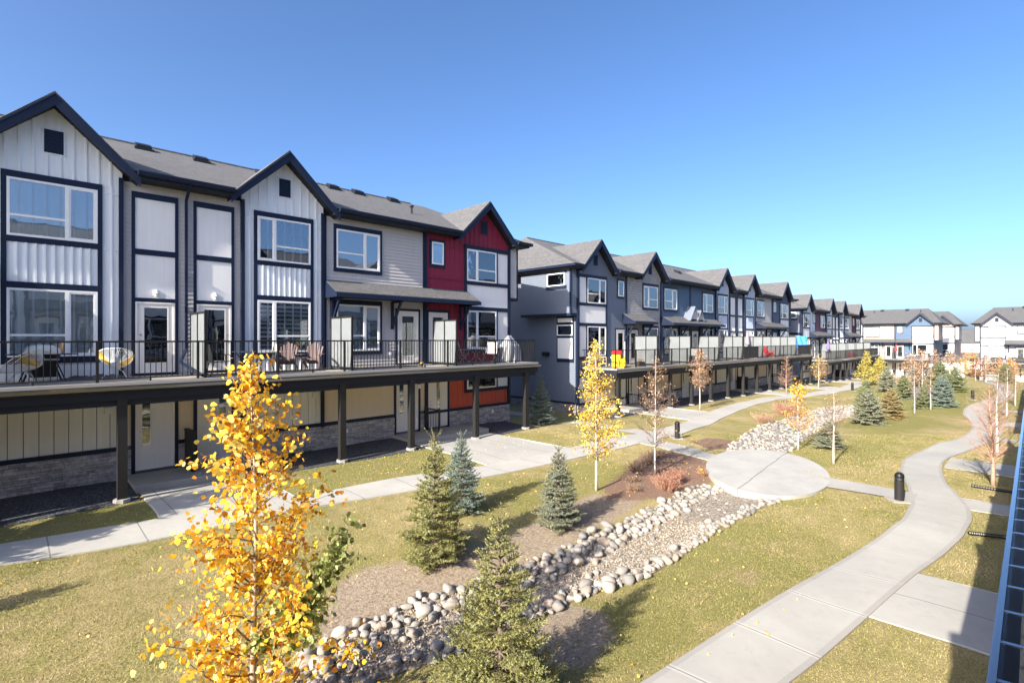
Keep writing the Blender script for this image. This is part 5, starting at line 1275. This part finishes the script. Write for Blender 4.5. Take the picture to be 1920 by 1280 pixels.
def pipe(pts, label):
    m = MB(); P = [Vector((a, b, h(a, b)+.05)) for a, b in pts]; Q = []
    n = 60
    for i in range(n+1):
        t = i/n*(len(P)-1); k = min(int(t), len(P)-2); Q.append(P[k].lerp(P[k+1], t-k))
    m.tube(Q, [.045 if i % 2 else .038 for i in range(n+1)], 8); o = m.build('drain_pipe', M['black'], None, False, False); tag(o, label, 'drain pipe', 'black drain pipes lying on the right lawn')
pipe([(19.75,1.25),(19.65,.4),(19.5,-1.2)], 'black corrugated drain pipe on the lawn beside the copper birch')
pipe([(14.75,.98),(15.0,.45),(15.2,-1.2)], 'black corrugated drain pipe nearest the camera on the right lawn')
def outlet():
    y, x = .052, 1.28; m = MB(); m.tube([(x+.075*math.cos(a), y+.055*math.sin(a), 2.965) for a in np.linspace(0, 6.2832, 25)], .006, 6, False)
    o = m.build('outlet_ring', M['chrome'], None, True, False); r = np.random.default_rng(2); b = MB()
    for k in range(160):
        a = r.uniform(0, 6.28); q = r.uniform(.1, 1); p = Vector((x+.066*q*math.cos(a), y+.046*q*math.sin(a), 2.925)); b.tube([p, p+Vector((r.normal()*.012, r.normal()*.01, .03+r.uniform(0,.02)))], [.0012,.0006], 3, False)
    root = empty('gutter_strainer', (0,0,0), 0, 'round gutter strainer with dark bristles at the bottom right corner', 'strainer'); o.parent = root; b.build('bristles', M['black'], root, False, False)
outlet()

# ------------------------------------------------------------------ things on the decks
M['cord_white'] = paint('white_vinyl_cord', (.80,.79,.76), .5); M['cord_yellow'] = paint('yellow_vinyl_cord', (.85,.52,.05), .5)
M['grill_lid'] = paint('pale_enamel_lid', (.72,.68,.60), .3, .05); M['cover'] = paint('grey_vinyl_cover', (.30,.30,.31), .45, .25, 3.); M['cover_dark'] = paint('charcoal_fabric_cover', (.10,.10,.11), .7)
M['brown'] = weathered('mauve_brown_resin', (.16,.11,.105), .6); M['red'] = paint('red_plastic', (.70,.03,.04), .4); M['yellow'] = paint('yellow_plastic', (.88,.58,.03), .4); M['blue'] = paint('blue_plastic', (.03,.30,.62), .4); M['tarp'] = paint('blue_tarp', (.06,.28,.72), .5); M['violet'] = paint('violet_fabric', (.20,.15,.36), .8); M['silver'] = paint('silver_tube', (.50,.49,.47), .35, .05); M['sling'] = paint('grey_sling_mesh', (.30,.29,.28), .8); M['red_fabric'] = paint('red_canvas', (.62,.05,.06), .8); M['mauve'] = paint('mauve_canvas', (.30,.25,.30), .8); M['bench'] = weathered('pale_bench_slats', (.62,.58,.54), .6); M['wick'] = weathered('dark_wicker', (.05,.042,.04), .7); M['pot'] = paint('clay_pot', (.10,.07,.06), .7)
def string_chair(loc, rz, label):
    root = empty('string_chair', loc, rz, label, 'chair', 'string chairs on the nearest deck')
    tilt = Matrix.Translation((0,0,.52)) @ Matrix.Rotation(R(-38), 4, 'X')
    out = []; inn = []
    n = 60
    for k in range(n):
        a = 2*math.pi*k/n; out.append(tilt @ Vector((.40*math.cos(a), .46*math.sin(a)+.02, .14+.05*math.cos(2*a)))); inn.append(tilt @ Vector((.09*math.cos(a), .10*math.sin(a)-.14, -.22)))
    m = MB(); m.tube(out+[out[0]], .013, 6, False); m.tube(inn+[inn[0]], .009, 6, False); m.build('frame', M['cord_white'], root, True, False)
    for nm, mt, sel in (('white_cords', 'cord_white', lambda k: k % 30 >= 7), ('yellow_cords', 'cord_yellow', lambda k: k % 30 < 7)):
        m = MB()
        for k in range(n):
            if sel(k):
                mid = (out[k]+inn[k])/2+(tilt.to_3x3() @ Vector((0,0,-.055))); m.tube([out[k], mid, inn[k]], .0062, 4, False)
        m.build(nm, M[mt], root, True, False)
    for k in range(3):
        a = R(90+120*k); m = MB(); m.tube([(.07*math.cos(a), .07*math.sin(a)+.02, .30),(.20*math.cos(a), .20*math.sin(a)+.02, .22),(.34*math.cos(a), .34*math.sin(a)+.02, .0)], .013, 6); m.build('leg', M['cord_white'], root, True, False)
string_chair((.28,17.35,3.11), R(78), 'white and yellow string chair at the left edge, turned side on')
string_chair((2.08,17.7,3.11), R(-12), 'white and yellow string chair facing the railing beside the first door')
def grill(loc, rz, label):
    root = empty('barbecue_grill', loc, rz, label, 'grill')
    m = MB(); m.lathe([(.30,.72),(.30,.74),(.29,.80),(.25,.88),(.17,.945),(.06,.965),(.01,.967)], 24); m.xf(Matrix.Scale(1.25,4,(1,0,0))); m.bar((-.12,-.31,.80),(.12,-.31,.80),.02,.03); m.build('lid', M['grill_lid'], root, True, False)
    m = MB(); m.lathe([(.16,.58),(.25,.62),(.30,.70),(.30,.715)], 24); m.xf(Matrix.Scale(1.25,4,(1,0,0))); m.build('firebox', M['black'], root, False, False)
    for s in (-1, 1): MB().box(s*.40,s*.68,-.2,.2,.70,.725).build('side_shelf', M['black'], root, False, False)
    m = MB(); m.box(-.24,.24,-.2,.2,.12,.55); m.build('cart', M['black'], root, False, False)
    m = MB(); m.box(-.30,.30,-.23,.23,.555,.60); m.build('tray', M['chrome'], root, False, False)
    for s in (-1, 1):
        m = MB(); m.bar((s*.22,-.18,.58),(s*.42,-.22,0),.05,.03); m.build('leg', M['black'], root, False, False); m = MB(); m.bar((s*.22,.18,.58),(s*.42,.22,0),.05,.03); m.build('leg', M['black'], root, False, False)
grill((.62,18.15,3.11), R(8), 'barbecue grill with a pale domed lid on a black cart')
def cover_heap():
    r = np.random.default_rng(4); n, k = 40, 16; V = []; F = []
    for i in range(n):
        for j in range(k):
            u, v = i/(n-1), j/(k-1); e = min(u, 1-u, v, 1-v)*4; V.append((u*1.5, v*.55+.05*math.sin(u*9), .012+min(1, e)*(.05+.05*math.sin(u*23+v*9)*math.sin(v*17+u*4)+.035*math.sin(u*41+v*31))))
    for i in range(n-1):
        for j in range(k-1): F.append((i*k+j, (i+1)*k+j, (i+1)*k+j+1, i*k+j+1))
    m = MB(); m.add(V, F); o = m.build('folded_cover', M['cover_dark'], None, True, False); o.location = (.95,18.05,3.112); tag(o, 'crumpled dark grill cover lying on the deck boards', 'cover')
cover_heap()
def metal_chair(loc, rz, label, tube='black', sling='sling', fold=False, group='metal patio chairs on the decks'):
    root = empty('patio_chair', loc, rz, label, 'chair', group)
    for s in (-1, 1):
        m = MB(); x = s*.26
        if fold: m.tube([(x,-.30,0),(x,.10,.45),(x,.30,.98)], .013, 6); m.tube([(x*.94,.30,0),(x*.94,-.20,.44),(x*.94,-.24,.62),(x*.94,.14,.64)], .013, 6)
        else: m.tube([(x,-.26,0),(x,-.25,.60),(x,-.20,.64),(x,.20,.64)], .014, 6); m.tube([(x,.30,0),(x,.20,.42),(x,.30,.92)], .014, 6)
        m.build('side_frame', M[tube], root, True, False)
    m = MB(); m.slab([(-.25,-.25,.44),(.25,-.25,.44),(.25,.22,.41),(-.25,.22,.41)], .015); m.build('seat', M[sling], root, False, False)
    m = MB(); m.add([(-.25,.20,.42),(.25,.20,.42),(.25,.31,.95),(-.25,.31,.95),(-.25,.215,.42),(.25,.215,.42),(.25,.325,.95),(-.25,.325,.95)], [(0,1,2,3),(7,6,5,4),(0,4,5,1),(1,5,6,2),(2,6,7,3),(3,7,4,0)]); m.build('back', M[sling], root, False, False)
def bistro_table(loc, label, r_=.33, top='silver', leg='black', hgt=.72):
    root = empty('patio_table', loc, .4, label, 'table')
    m = MB(); m.lathe([(r_,hgt-.02),(r_+.01,hgt-.01),(r_,hgt)], 28); m.build('table_top', M[top], root, False, False)
    for k in range(4):
        a = k*math.pi/2+.4; c, s_ = math.cos(a), math.sin(a); m = MB(); m.tube([(r_*.75*c,r_*.75*s_,hgt-.02),(.06*c,.06*s_,.45),(.06*c,.06*s_,.30),(r_*.85*c,r_*.85*s_,0)], .012, 6); m.build('leg', M[leg], root, True, False)
metal_chair((4.55,17.35,3.11), R(90), 'black framed patio chair left of the small bistro table')
metal_chair((5.95,17.4,3.11), R(-95), 'black framed patio chair right of the small bistro table')
bistro_table((5.25,17.4,3.11), 'small round bistro table between two black patio chairs')
def adirondack(loc, rz, label, mt='brown', scale=1.0, group='adirondack chairs by the deck railing'):
    root = empty('adirondack_chair', loc, rz, label, 'chair', group, scale)
    m = MB()
    for k in range(7):
        x = (k-3)*.075; top = .98-.035*abs(k-3)**1.3; m.bar((x*.75,.20,.26),(x*1.15,.50,top),.066,.018)
    m.build('backrest', M[mt], root, False, False)
    m = MB()
    for k in range(6): m.bar((-.26,-.30+k*.09,.40-k*.028),(.26,-.30+k*.09,.40-k*.028),.02,.075)
    m.build('seat', M[mt], root, False, False)
    for s in (-1, 1):
        MB().add([(s*.26,-.42,.555),(s*.40,-.42,.555),(s*.40,.10,.555),(s*.33,.40,.555),(s*.28,.40,.555),(s*.26,-.42,.58),(s*.40,-.42,.58),(s*.40,.10,.58),(s*.33,.40,.58),(s*.28,.40,.58)], [(4,3,2,1,0),(5,6,7,8,9)]+[(i,(i+1)%5,(i+1)%5+5,i+5) for i in range(5)]).build('armrest', M[mt], root, False, False)
        m = MB(); m.box(s*.28,s*.31,-.36,-.25,0,.555); m.build('leg', M[mt], root, False, False)
        m = MB(); m.bar((s*.265,-.34,.36),(s*.265,.52,.06),.025,.10); m.build('leg', M[mt], root, False, False)
adirondack((6.85,18.05,3.11), R(-28), 'brown slatted adirondack chair, left of the two by the screen')
adirondack((7.70,18.0,3.11), R(-35), 'brown slatted adirondack chair, right of the two by the screen')
def pot():
    root = empty('flower_pot', (11.55,16.85,3.11), 0, 'tiny flower pot with a yellow bloom at the foot of the railing', 'flower pot'); MB().lathe([(.05,0),(.075,.11),(.08,.12),(.06,.12)], 12).build('pot', M['pot'], root, False, False)
    r = np.random.default_rng(1); leaves_obj('bloom', [(r.normal()*.04, r.normal()*.04, .16+r.normal()*.03) for _ in range(24)], .06, M['leaf_yellow'], root, r)
pot()
metal_chair((14.25,17.7,3.11), R(75), 'dark slung folding chair beside the last privacy screen of the nearest deck', 'silver', 'cover_dark', True)
metal_chair((15.75,17.5,3.11), R(-70), 'pale slung folding chair in front of the white framed window', 'silver', 'bench', True)
bistro_table((15.0,17.6,3.11), 'round patio table with silver legs on the barn red deck end', .42, 'silver', 'silver', .66)
def covered_grill(loc, label, H=1.18):
    root = empty('covered_grill', loc, .2, label, 'grill'); n, k = 64, 14; V = []; F = []
    for j in range(k):
        t = j/(k-1); z = H*(1-t)
        for i in range(n):
            a = 2*math.pi*i/n; sq = (abs(math.cos(a))**4+abs(math.sin(a))**4)**-.25; base = (.12+.26*min(1, t*3)**.6+.16*t)
            fold = 1+t*.16*math.sin(a*9+t*5)+.07*math.sin(a*17+t*9)*t; V.append((base*sq*.95*fold*math.cos(a)*1.25, base*sq*.75*fold*math.sin(a), z+(.07*math.sin(a*2+1) if t < .3 else 0)+(.02 if j == 0 else 0)))
    for j in range(k-1):
        for i in range(n): F.append((j*n+i, (j+1)*n+i, (j+1)*n+(i+1)%n, j*n+(i+1)%n))
    F.append(tuple(range(n-1,-1,-1))); m = MB(); m.add(V, F); m.build('cover', M['cover'], root, False, False)
covered_grill((17.05,17.55,3.11), 'grill under a draped grey cover at the end of the nearest deck')
# middle block deck
D2 = 2.51
def toy_slide():
    root = empty('toy_slide', (26.0,17.5,D2), R(20), 'red, yellow and blue plastic toddler slide on the middle deck', 'toy slide', None, .82)
    m = MB(); m.box(-.30,-.25,-.32,.32,0,.95); m.box(.25,.30,-.32,.32,0,.95); m.build('tower', M['yellow'], root, False, False)
    m = MB(); m.bar((-.1,-.35,.62),(-.75,-.55,.05),.42,.04); m.box(-.9,-.5,-.75,-.35,0,.12); m.tube([(-.25,-.15,.75),(-.85,-.35,.18)],.04,6); m.tube([(-.05,-.55,.75),(-.65,-.75,.18)],.04,6); m.build('slide', M['yellow'], root, False, False)
    m = MB()
    for s in (-1, 1): m.tube([(.38,s*.2,0),(.38,s*.2,.85),(.38,s*.1,1.02),(.38,0,1.05)],.05,8)
    for z in (.25,.5,.75): m.tube([(.38,-.2,z),(.38,.2,z)],.03,6)
    m.build('ladder', M['blue'], root, True, False)
    m = MB(); m.prism_y([(-.36,.95),(.36,.95),(0,1.22)],-.34,.34); m.build('roof', M['red'], root, False, False)
    m = MB(); m.box(.55,1.1,-.45,.1,0,.34); m.box(.62,1.03,-.38,.03,.34,.42); m.build('step', M['yellow'], root, False, False)
toy_slide()
def bench():
    root = empty('bench', (25.2,18.3,D2), 0, 'pale slatted bench against the panel wall of the middle deck', 'bench')
    m = MB()
    for k in range(4): m.bar((-.6,-.2+k*.11,.42),(.6,-.2+k*.11,.42),.02,.08)
    m.build('seat', M['bench'], root, False, False)
    m = MB()
    for k in range(3): m.bar((-.6,.24,.55+k*.13),(.6,.24,.55+k*.13),.02,.09)
    m.build('backrest', M['bench'], root, False, False)
    for x in (-.55,.55):
        m = MB(); m.box(x-.03,x+.03,-.22,-.17,0,.6); m.box(x-.03,x+.03,.2,.25,0,.92); m.box(x-.03,x+.03,-.22,.25,.58,.62); m.build('leg', M['bench'], root, False, False)
bench()
def bicycle(loc, rz, label):
    root = empty('bicycle', loc, rz, label, 'bicycle')
    for x in (-.52,.52):
        w = MB(); w.tube([(x+.33*math.cos(a),0,.34+.33*math.sin(a)) for a in np.linspace(0,6.2832,25)], .018, 6, False); wo = w.build('wheel', M['black'], root, True, False)
        sp = MB()
        for k in range(12): a = k*math.pi/6; sp.tube([(x,0,.34),(x+.32*math.cos(a),0,.34+.32*math.sin(a))],.002,3,False)
        sp.build('spokes', M['silver'], wo, False, False)
    m = MB(); bb_, st, hd, ra, fa = (-.05,0,.30),(-.2,0,.82),(.34,0,.84),(-.52,0,.34),(.52,0,.34)
    for a, b in ((bb_,st),(bb_,hd),((-.17,0,.76),(.33,0,.80)),(bb_,ra),((-.17,0,.72),ra),(hd,fa),((.34,0,.84),(.32,0,.96))): m.tube([a,b],.016,6)
    m.build('frame', M['black'], root, True, False)
    m = MB(); m.tube([(.30,-.28,.98),(.34,-.1,.98),(.34,.1,.98),(.30,.28,.98)],.013,6); m.build('handlebar', M['black'], root, True, False)
    m = MB(); m.bar((-.34,0,.86),(-.08,0,.86),.12,.05); m.build('saddle', M['black'], root, False, False)
bicycle((31.2,17.6,D2), R(15), 'dark bicycle leaning on the middle deck behind the railing')
def planter(loc, label, sc=1.):
    root = empty('planter', loc, 0, label, 'planter', None, sc); m = MB(); m.box(-.35,.35,-.15,.15,0,.28); m.build('box', M['wick'], root, False, False); r = np.random.default_rng(int(loc[0]*10)); b = MB(); P = []
    for k in range(26):
        A = branch_pts(r, (r.uniform(-.3,.3),r.uniform(-.1,.1),.26), (r.normal()*.5,r.normal()*.5,1), r.uniform(.12,.42), 3, .3); b.tube(A, [.006,.005,.004,.002], 3, False); P += [A[-1], A[-2]]
    b.build('stems', M['bark_brown'], root, False, False); leaves_obj('leaves', np.array(P), .05, M['leaf_rust'], root, r)
planter((27.9,17.1,D2), 'low dark planter of dry stems beside the toddler slide'); planter((29.6,17.2,D2), 'low dark planter of dry stems left of the bicycle')
metal_chair((34.6,17.6,D2), R(100), 'black patio chair on the deep blue unit deck, left of the screen')
metal_chair((36.3,17.7,D2), R(-60), 'black patio chair on the deep blue unit deck, near the double dormer')
metal_chair((47.6,17.3,D2), R(80), 'black patio chair behind the railing past the first dark windscreen'); bistro_table((48.6,17.4,D2), 'round table between the closed mauve umbrella and the red chair', .45, 'cover_dark')
adirondack((50.4,17.3,D2), R(-30), 'bright red adirondack chair on the middle deck', 'red', 1.0)
def umbrella(loc, label, mt, H=2.35):
    root = empty('patio_umbrella', loc, 0, label, 'umbrella', 'closed patio umbrellas on the decks'); MB().lathe([(.24,0),(.24,.05),(.04,.09)],16).build('base', M['black'], root, False, False); MB().tube([(0,0,.05),(0,0,H)],.02,8).build('pole', M['silver'], root, True, False)
    n, k = 32, 9; V = []; F = []
    for j in range(k):
        t = j/(k-1); z = H-.02-t*1.15
        for i in range(n):
            a = 2*math.pi*i/n; r_ = (.03+.15*t**.8*(1-.25*max(0,t-.75)*4))*(1+.28*math.sin(a*8)*t); V.append((r_*math.cos(a), r_*math.sin(a), z-.05*math.sin(a*4)*t))
    for j in range(k-1):
        for i in range(n): F.append((j*n+i,(j+1)*n+i,(j+1)*n+(i+1)%n,j*n+(i+1)%n))
    m = MB(); m.add(V, F); m.build('canopy', M[mt], root, True, False)
umbrella((46.2,17.6,D2), 'closed mauve umbrella on the middle deck', 'mauve'); umbrella((70.2,17.3,1.71), 'closed violet umbrella on the third deck', 'violet'); umbrella((106.4,16.2,.76), 'closed red umbrella on the far cream and blue deck', 'red_fabric', 2.5)
def tarp(loc, label):
    m = MB(); n = 14; V = []; F = []
    for i in range(n):
        for j in range(10): V.append((i/(n-1)*1.5-.75, .08*math.sin(i*1.3+j*.6), 2.0-j*.16+.05*math.sin(i*.9)))
    for i in range(n-1):
        for j in range(9): F.append((i*10+j,(i+1)*10+j,(i+1)*10+j+1,i*10+j+1))
    m.add(V, F); o = m.build('tarp', M['tarp'], None, True, False); md = o.modifiers.new('thick', 'SOLIDIFY'); md.thickness = .01; o.location = loc; o.rotation_euler = (0,0,R(70)); tag(o, label, 'tarp')
tarp((60.2,17.4,D2), 'bright blue tarp hung at the far end of the middle deck')
adirondack((80.0,17.0,1.71), R(-20), 'dark red chair on the third deck', 'red_fabric', 1.0); metal_chair((76.5,17.2,1.71), R(80), 'black patio chair on the third deck left of the dark red one')
def sofa(loc, rz, label, w=1.5):
    root = empty('outdoor_sofa', loc, rz, label, 'sofa', 'dark wicker sofas on the lilac deck'); MB().box(-w/2,w/2,-.35,.35,.05,.42).build('base', M['wick'], root, False, False); MB().box(-w/2,w/2,.24,.37,.421,.82).build('backrest', M['wick'], root, False, False)
    for s in (-1, 1): MB().box(s*w/2-.07,s*w/2+.07,-.35,.238,.421,.62).build('armrest', M['wick'], root, False, False)
    MB().box(-w/2+.09,w/2-.09,-.34,.23,.422,.53).build('cushion', M['cover_dark'], root, False, False)
sofa((106.6,3.9,.56), R(-90), 'dark wicker sofa on the pale lilac deck, left one', 1.3); sofa((106.6,1.6,.56), R(-90), 'dark wicker sofa on the pale lilac deck, right one', 2.2)
covered_grill((106.3,5.0,.56), 'covered grill on the pale lilac deck', 1.25); metal_chair((106.4,14.2,.76), R(-80), 'dark chair right of the red umbrella on the far deck'); covered_grill((106.3,12.3,.76), 'dark covered grill at the end of the far cream and blue deck', 1.3)

# ------------------------------------------------------------------ background buildings
def simple_house(name, label, loc, rz, w, d, eave, ridge, wall, lowroof=True, cat='house'):
    root = empty(name, loc, rz, label, cat); m = MB(); m.box(0,w,0,d,-1,eave); m.build('wall', M[wall], root)
    m = MB(); m.slab([(-.4,-.4,eave-.05),(w+.4,-.4,eave-.05),(w+.4,d/2,ridge),(-.4,d/2,ridge)], .12); m.slab([(-.4,d/2,ridge),(w+.4,d/2,ridge),(w+.4,d+.4,eave-.05),(-.4,d+.4,eave-.05)], .12); m.build('roof', M['shingle'], root)
    for x in (0, w): MB().prism_y([(0,0),(1,0),(0,1)],0,.01) 
    g = MB(); g.add([(0.01,0,eave),(0.01,d,eave),(0.01,d/2,ridge-.15),(w-.01,0,eave),(w-.01,d,eave),(w-.01,d/2,ridge-.15)], [(0,2,1),(3,4,5)]); g.build('gable_wall', M[wall], root)
    n = max(1, int(w/3))
    for i in range(n):
        x = (i+.5)*w/n; window(root, x-.75, x+.75, eave-2.0, eave-.6, -.01, .5, 'blind', 1, .4, False)
        t = MB(); t.box(x-.9,x-.75,-.06,-.001,eave-2.1,eave-.5); t.box(x+.75,x+.9,-.06,-.001,eave-2.1,eave-.5); t.build('trim', M['lap_grey'], root)
        if lowroof: window(root, x-.75, x+.75, 1.0, 2.4, -.01, .5, 'dark', 1, .4, False)
    if lowroof:
        m = MB(); m.slab([(-.2,-.01,3.7),(w+.2,-.01,3.7),(w+.2,-1.9,2.95),(-.2,-1.9,2.95)], .15); m.build('porch_roof', M['shingle'], root)
        for i in range(n+1): m = MB(); x = .15+(w-.3)*i/n; m.box(x-.1,x+.1,-1.8,-1.6,-.5,2.9); m.build('porch_post', M['white'], root, uv=False)
        m = MB()
        for i in range(int(w/.25)): m.box(i*.25-.02,i*.25+.02,-1.75,-1.71,.3,1.1)
        m.box(-.1,w+.1,-1.77,-1.69,1.1,1.16); m.box(-.1,w+.1,-1.9,-.01,.0,.25); m.build('porch_rail', M['white'], root, uv=False)
    return root
simple_house('house', 'distant white house with a dark roof seen in the gap between the end blocks', (158,24.5,-2.7), R(-90), 16.5, 9, 6.0, 8.9, 'panel')
simple_house('house', 'distant pale house behind the pale lilac block', (165,5.0,-2.7), R(-90), 15, 9, 5.6, 8.2, 'cream')
def garage():
    root = empty('garage', (117.5,11.6,-2.5), R(-90), 'small garage with a white roller door beside the tall cream block', 'garage'); m = MB(); m.box(0,3.2,0,4.5,-.5,3.0); m.build('wall', M['bb_pale'], root)
    m = MB(); m.slab([(-.3,-.5,2.95),(3.5,-.5,2.95),(1.6,1.6,4.2)], .1); m.slab([(3.5,-.5,2.95),(3.5,4.8,2.95),(1.6,2.9,4.2),(1.6,1.6,4.2)], .1); m.slab([(-.3,-.5,2.95),(-.3,4.8,2.95),(1.6,2.9,4.2),(1.6,1.6,4.2)], .1); m.slab([(-.3,4.8,2.95),(3.5,4.8,2.95),(1.6,2.9,4.2)], .1); m.build('roof', M['shingle'], root)
    m = MB(); m.box(.35,2.6,-.04,-.001,-.2,2.45)
    d = m.build('garage_door', M['white'], root); t = MB()
    for a, b, c, e in ((.2,.35,-.2,2.6),(2.6,2.75,-.2,2.6),(.35,2.6,2.45,2.6)): t.box(a,b,-.06,-.001,c,e)
    t.build('trim', M['trim'], root)
garage()
def hedge_row():
    r = np.random.default_rng(77)
    for i, (x, y, H) in enumerate([(138,13.5,5.5),(142,18,6.5),(150,2.5,6.0),(146,-3,6.5)]):
        deciduous('young_tree', ['rust tinted tree behind the tall cream block','broad rust tinted tree at the far left of the gap','brown tree behind the lilac block','broad brown tree behind the lilac block farthest right'][i], 'tree', (x, y), H, [(.2,.8),(.45,2.0),(.75,1.5),(1,.1)], 40, 700, .2, 'leaf_rust', 'bark_brown', 80+i, .1, (.4,.9), .2, 5)
hedge_row()
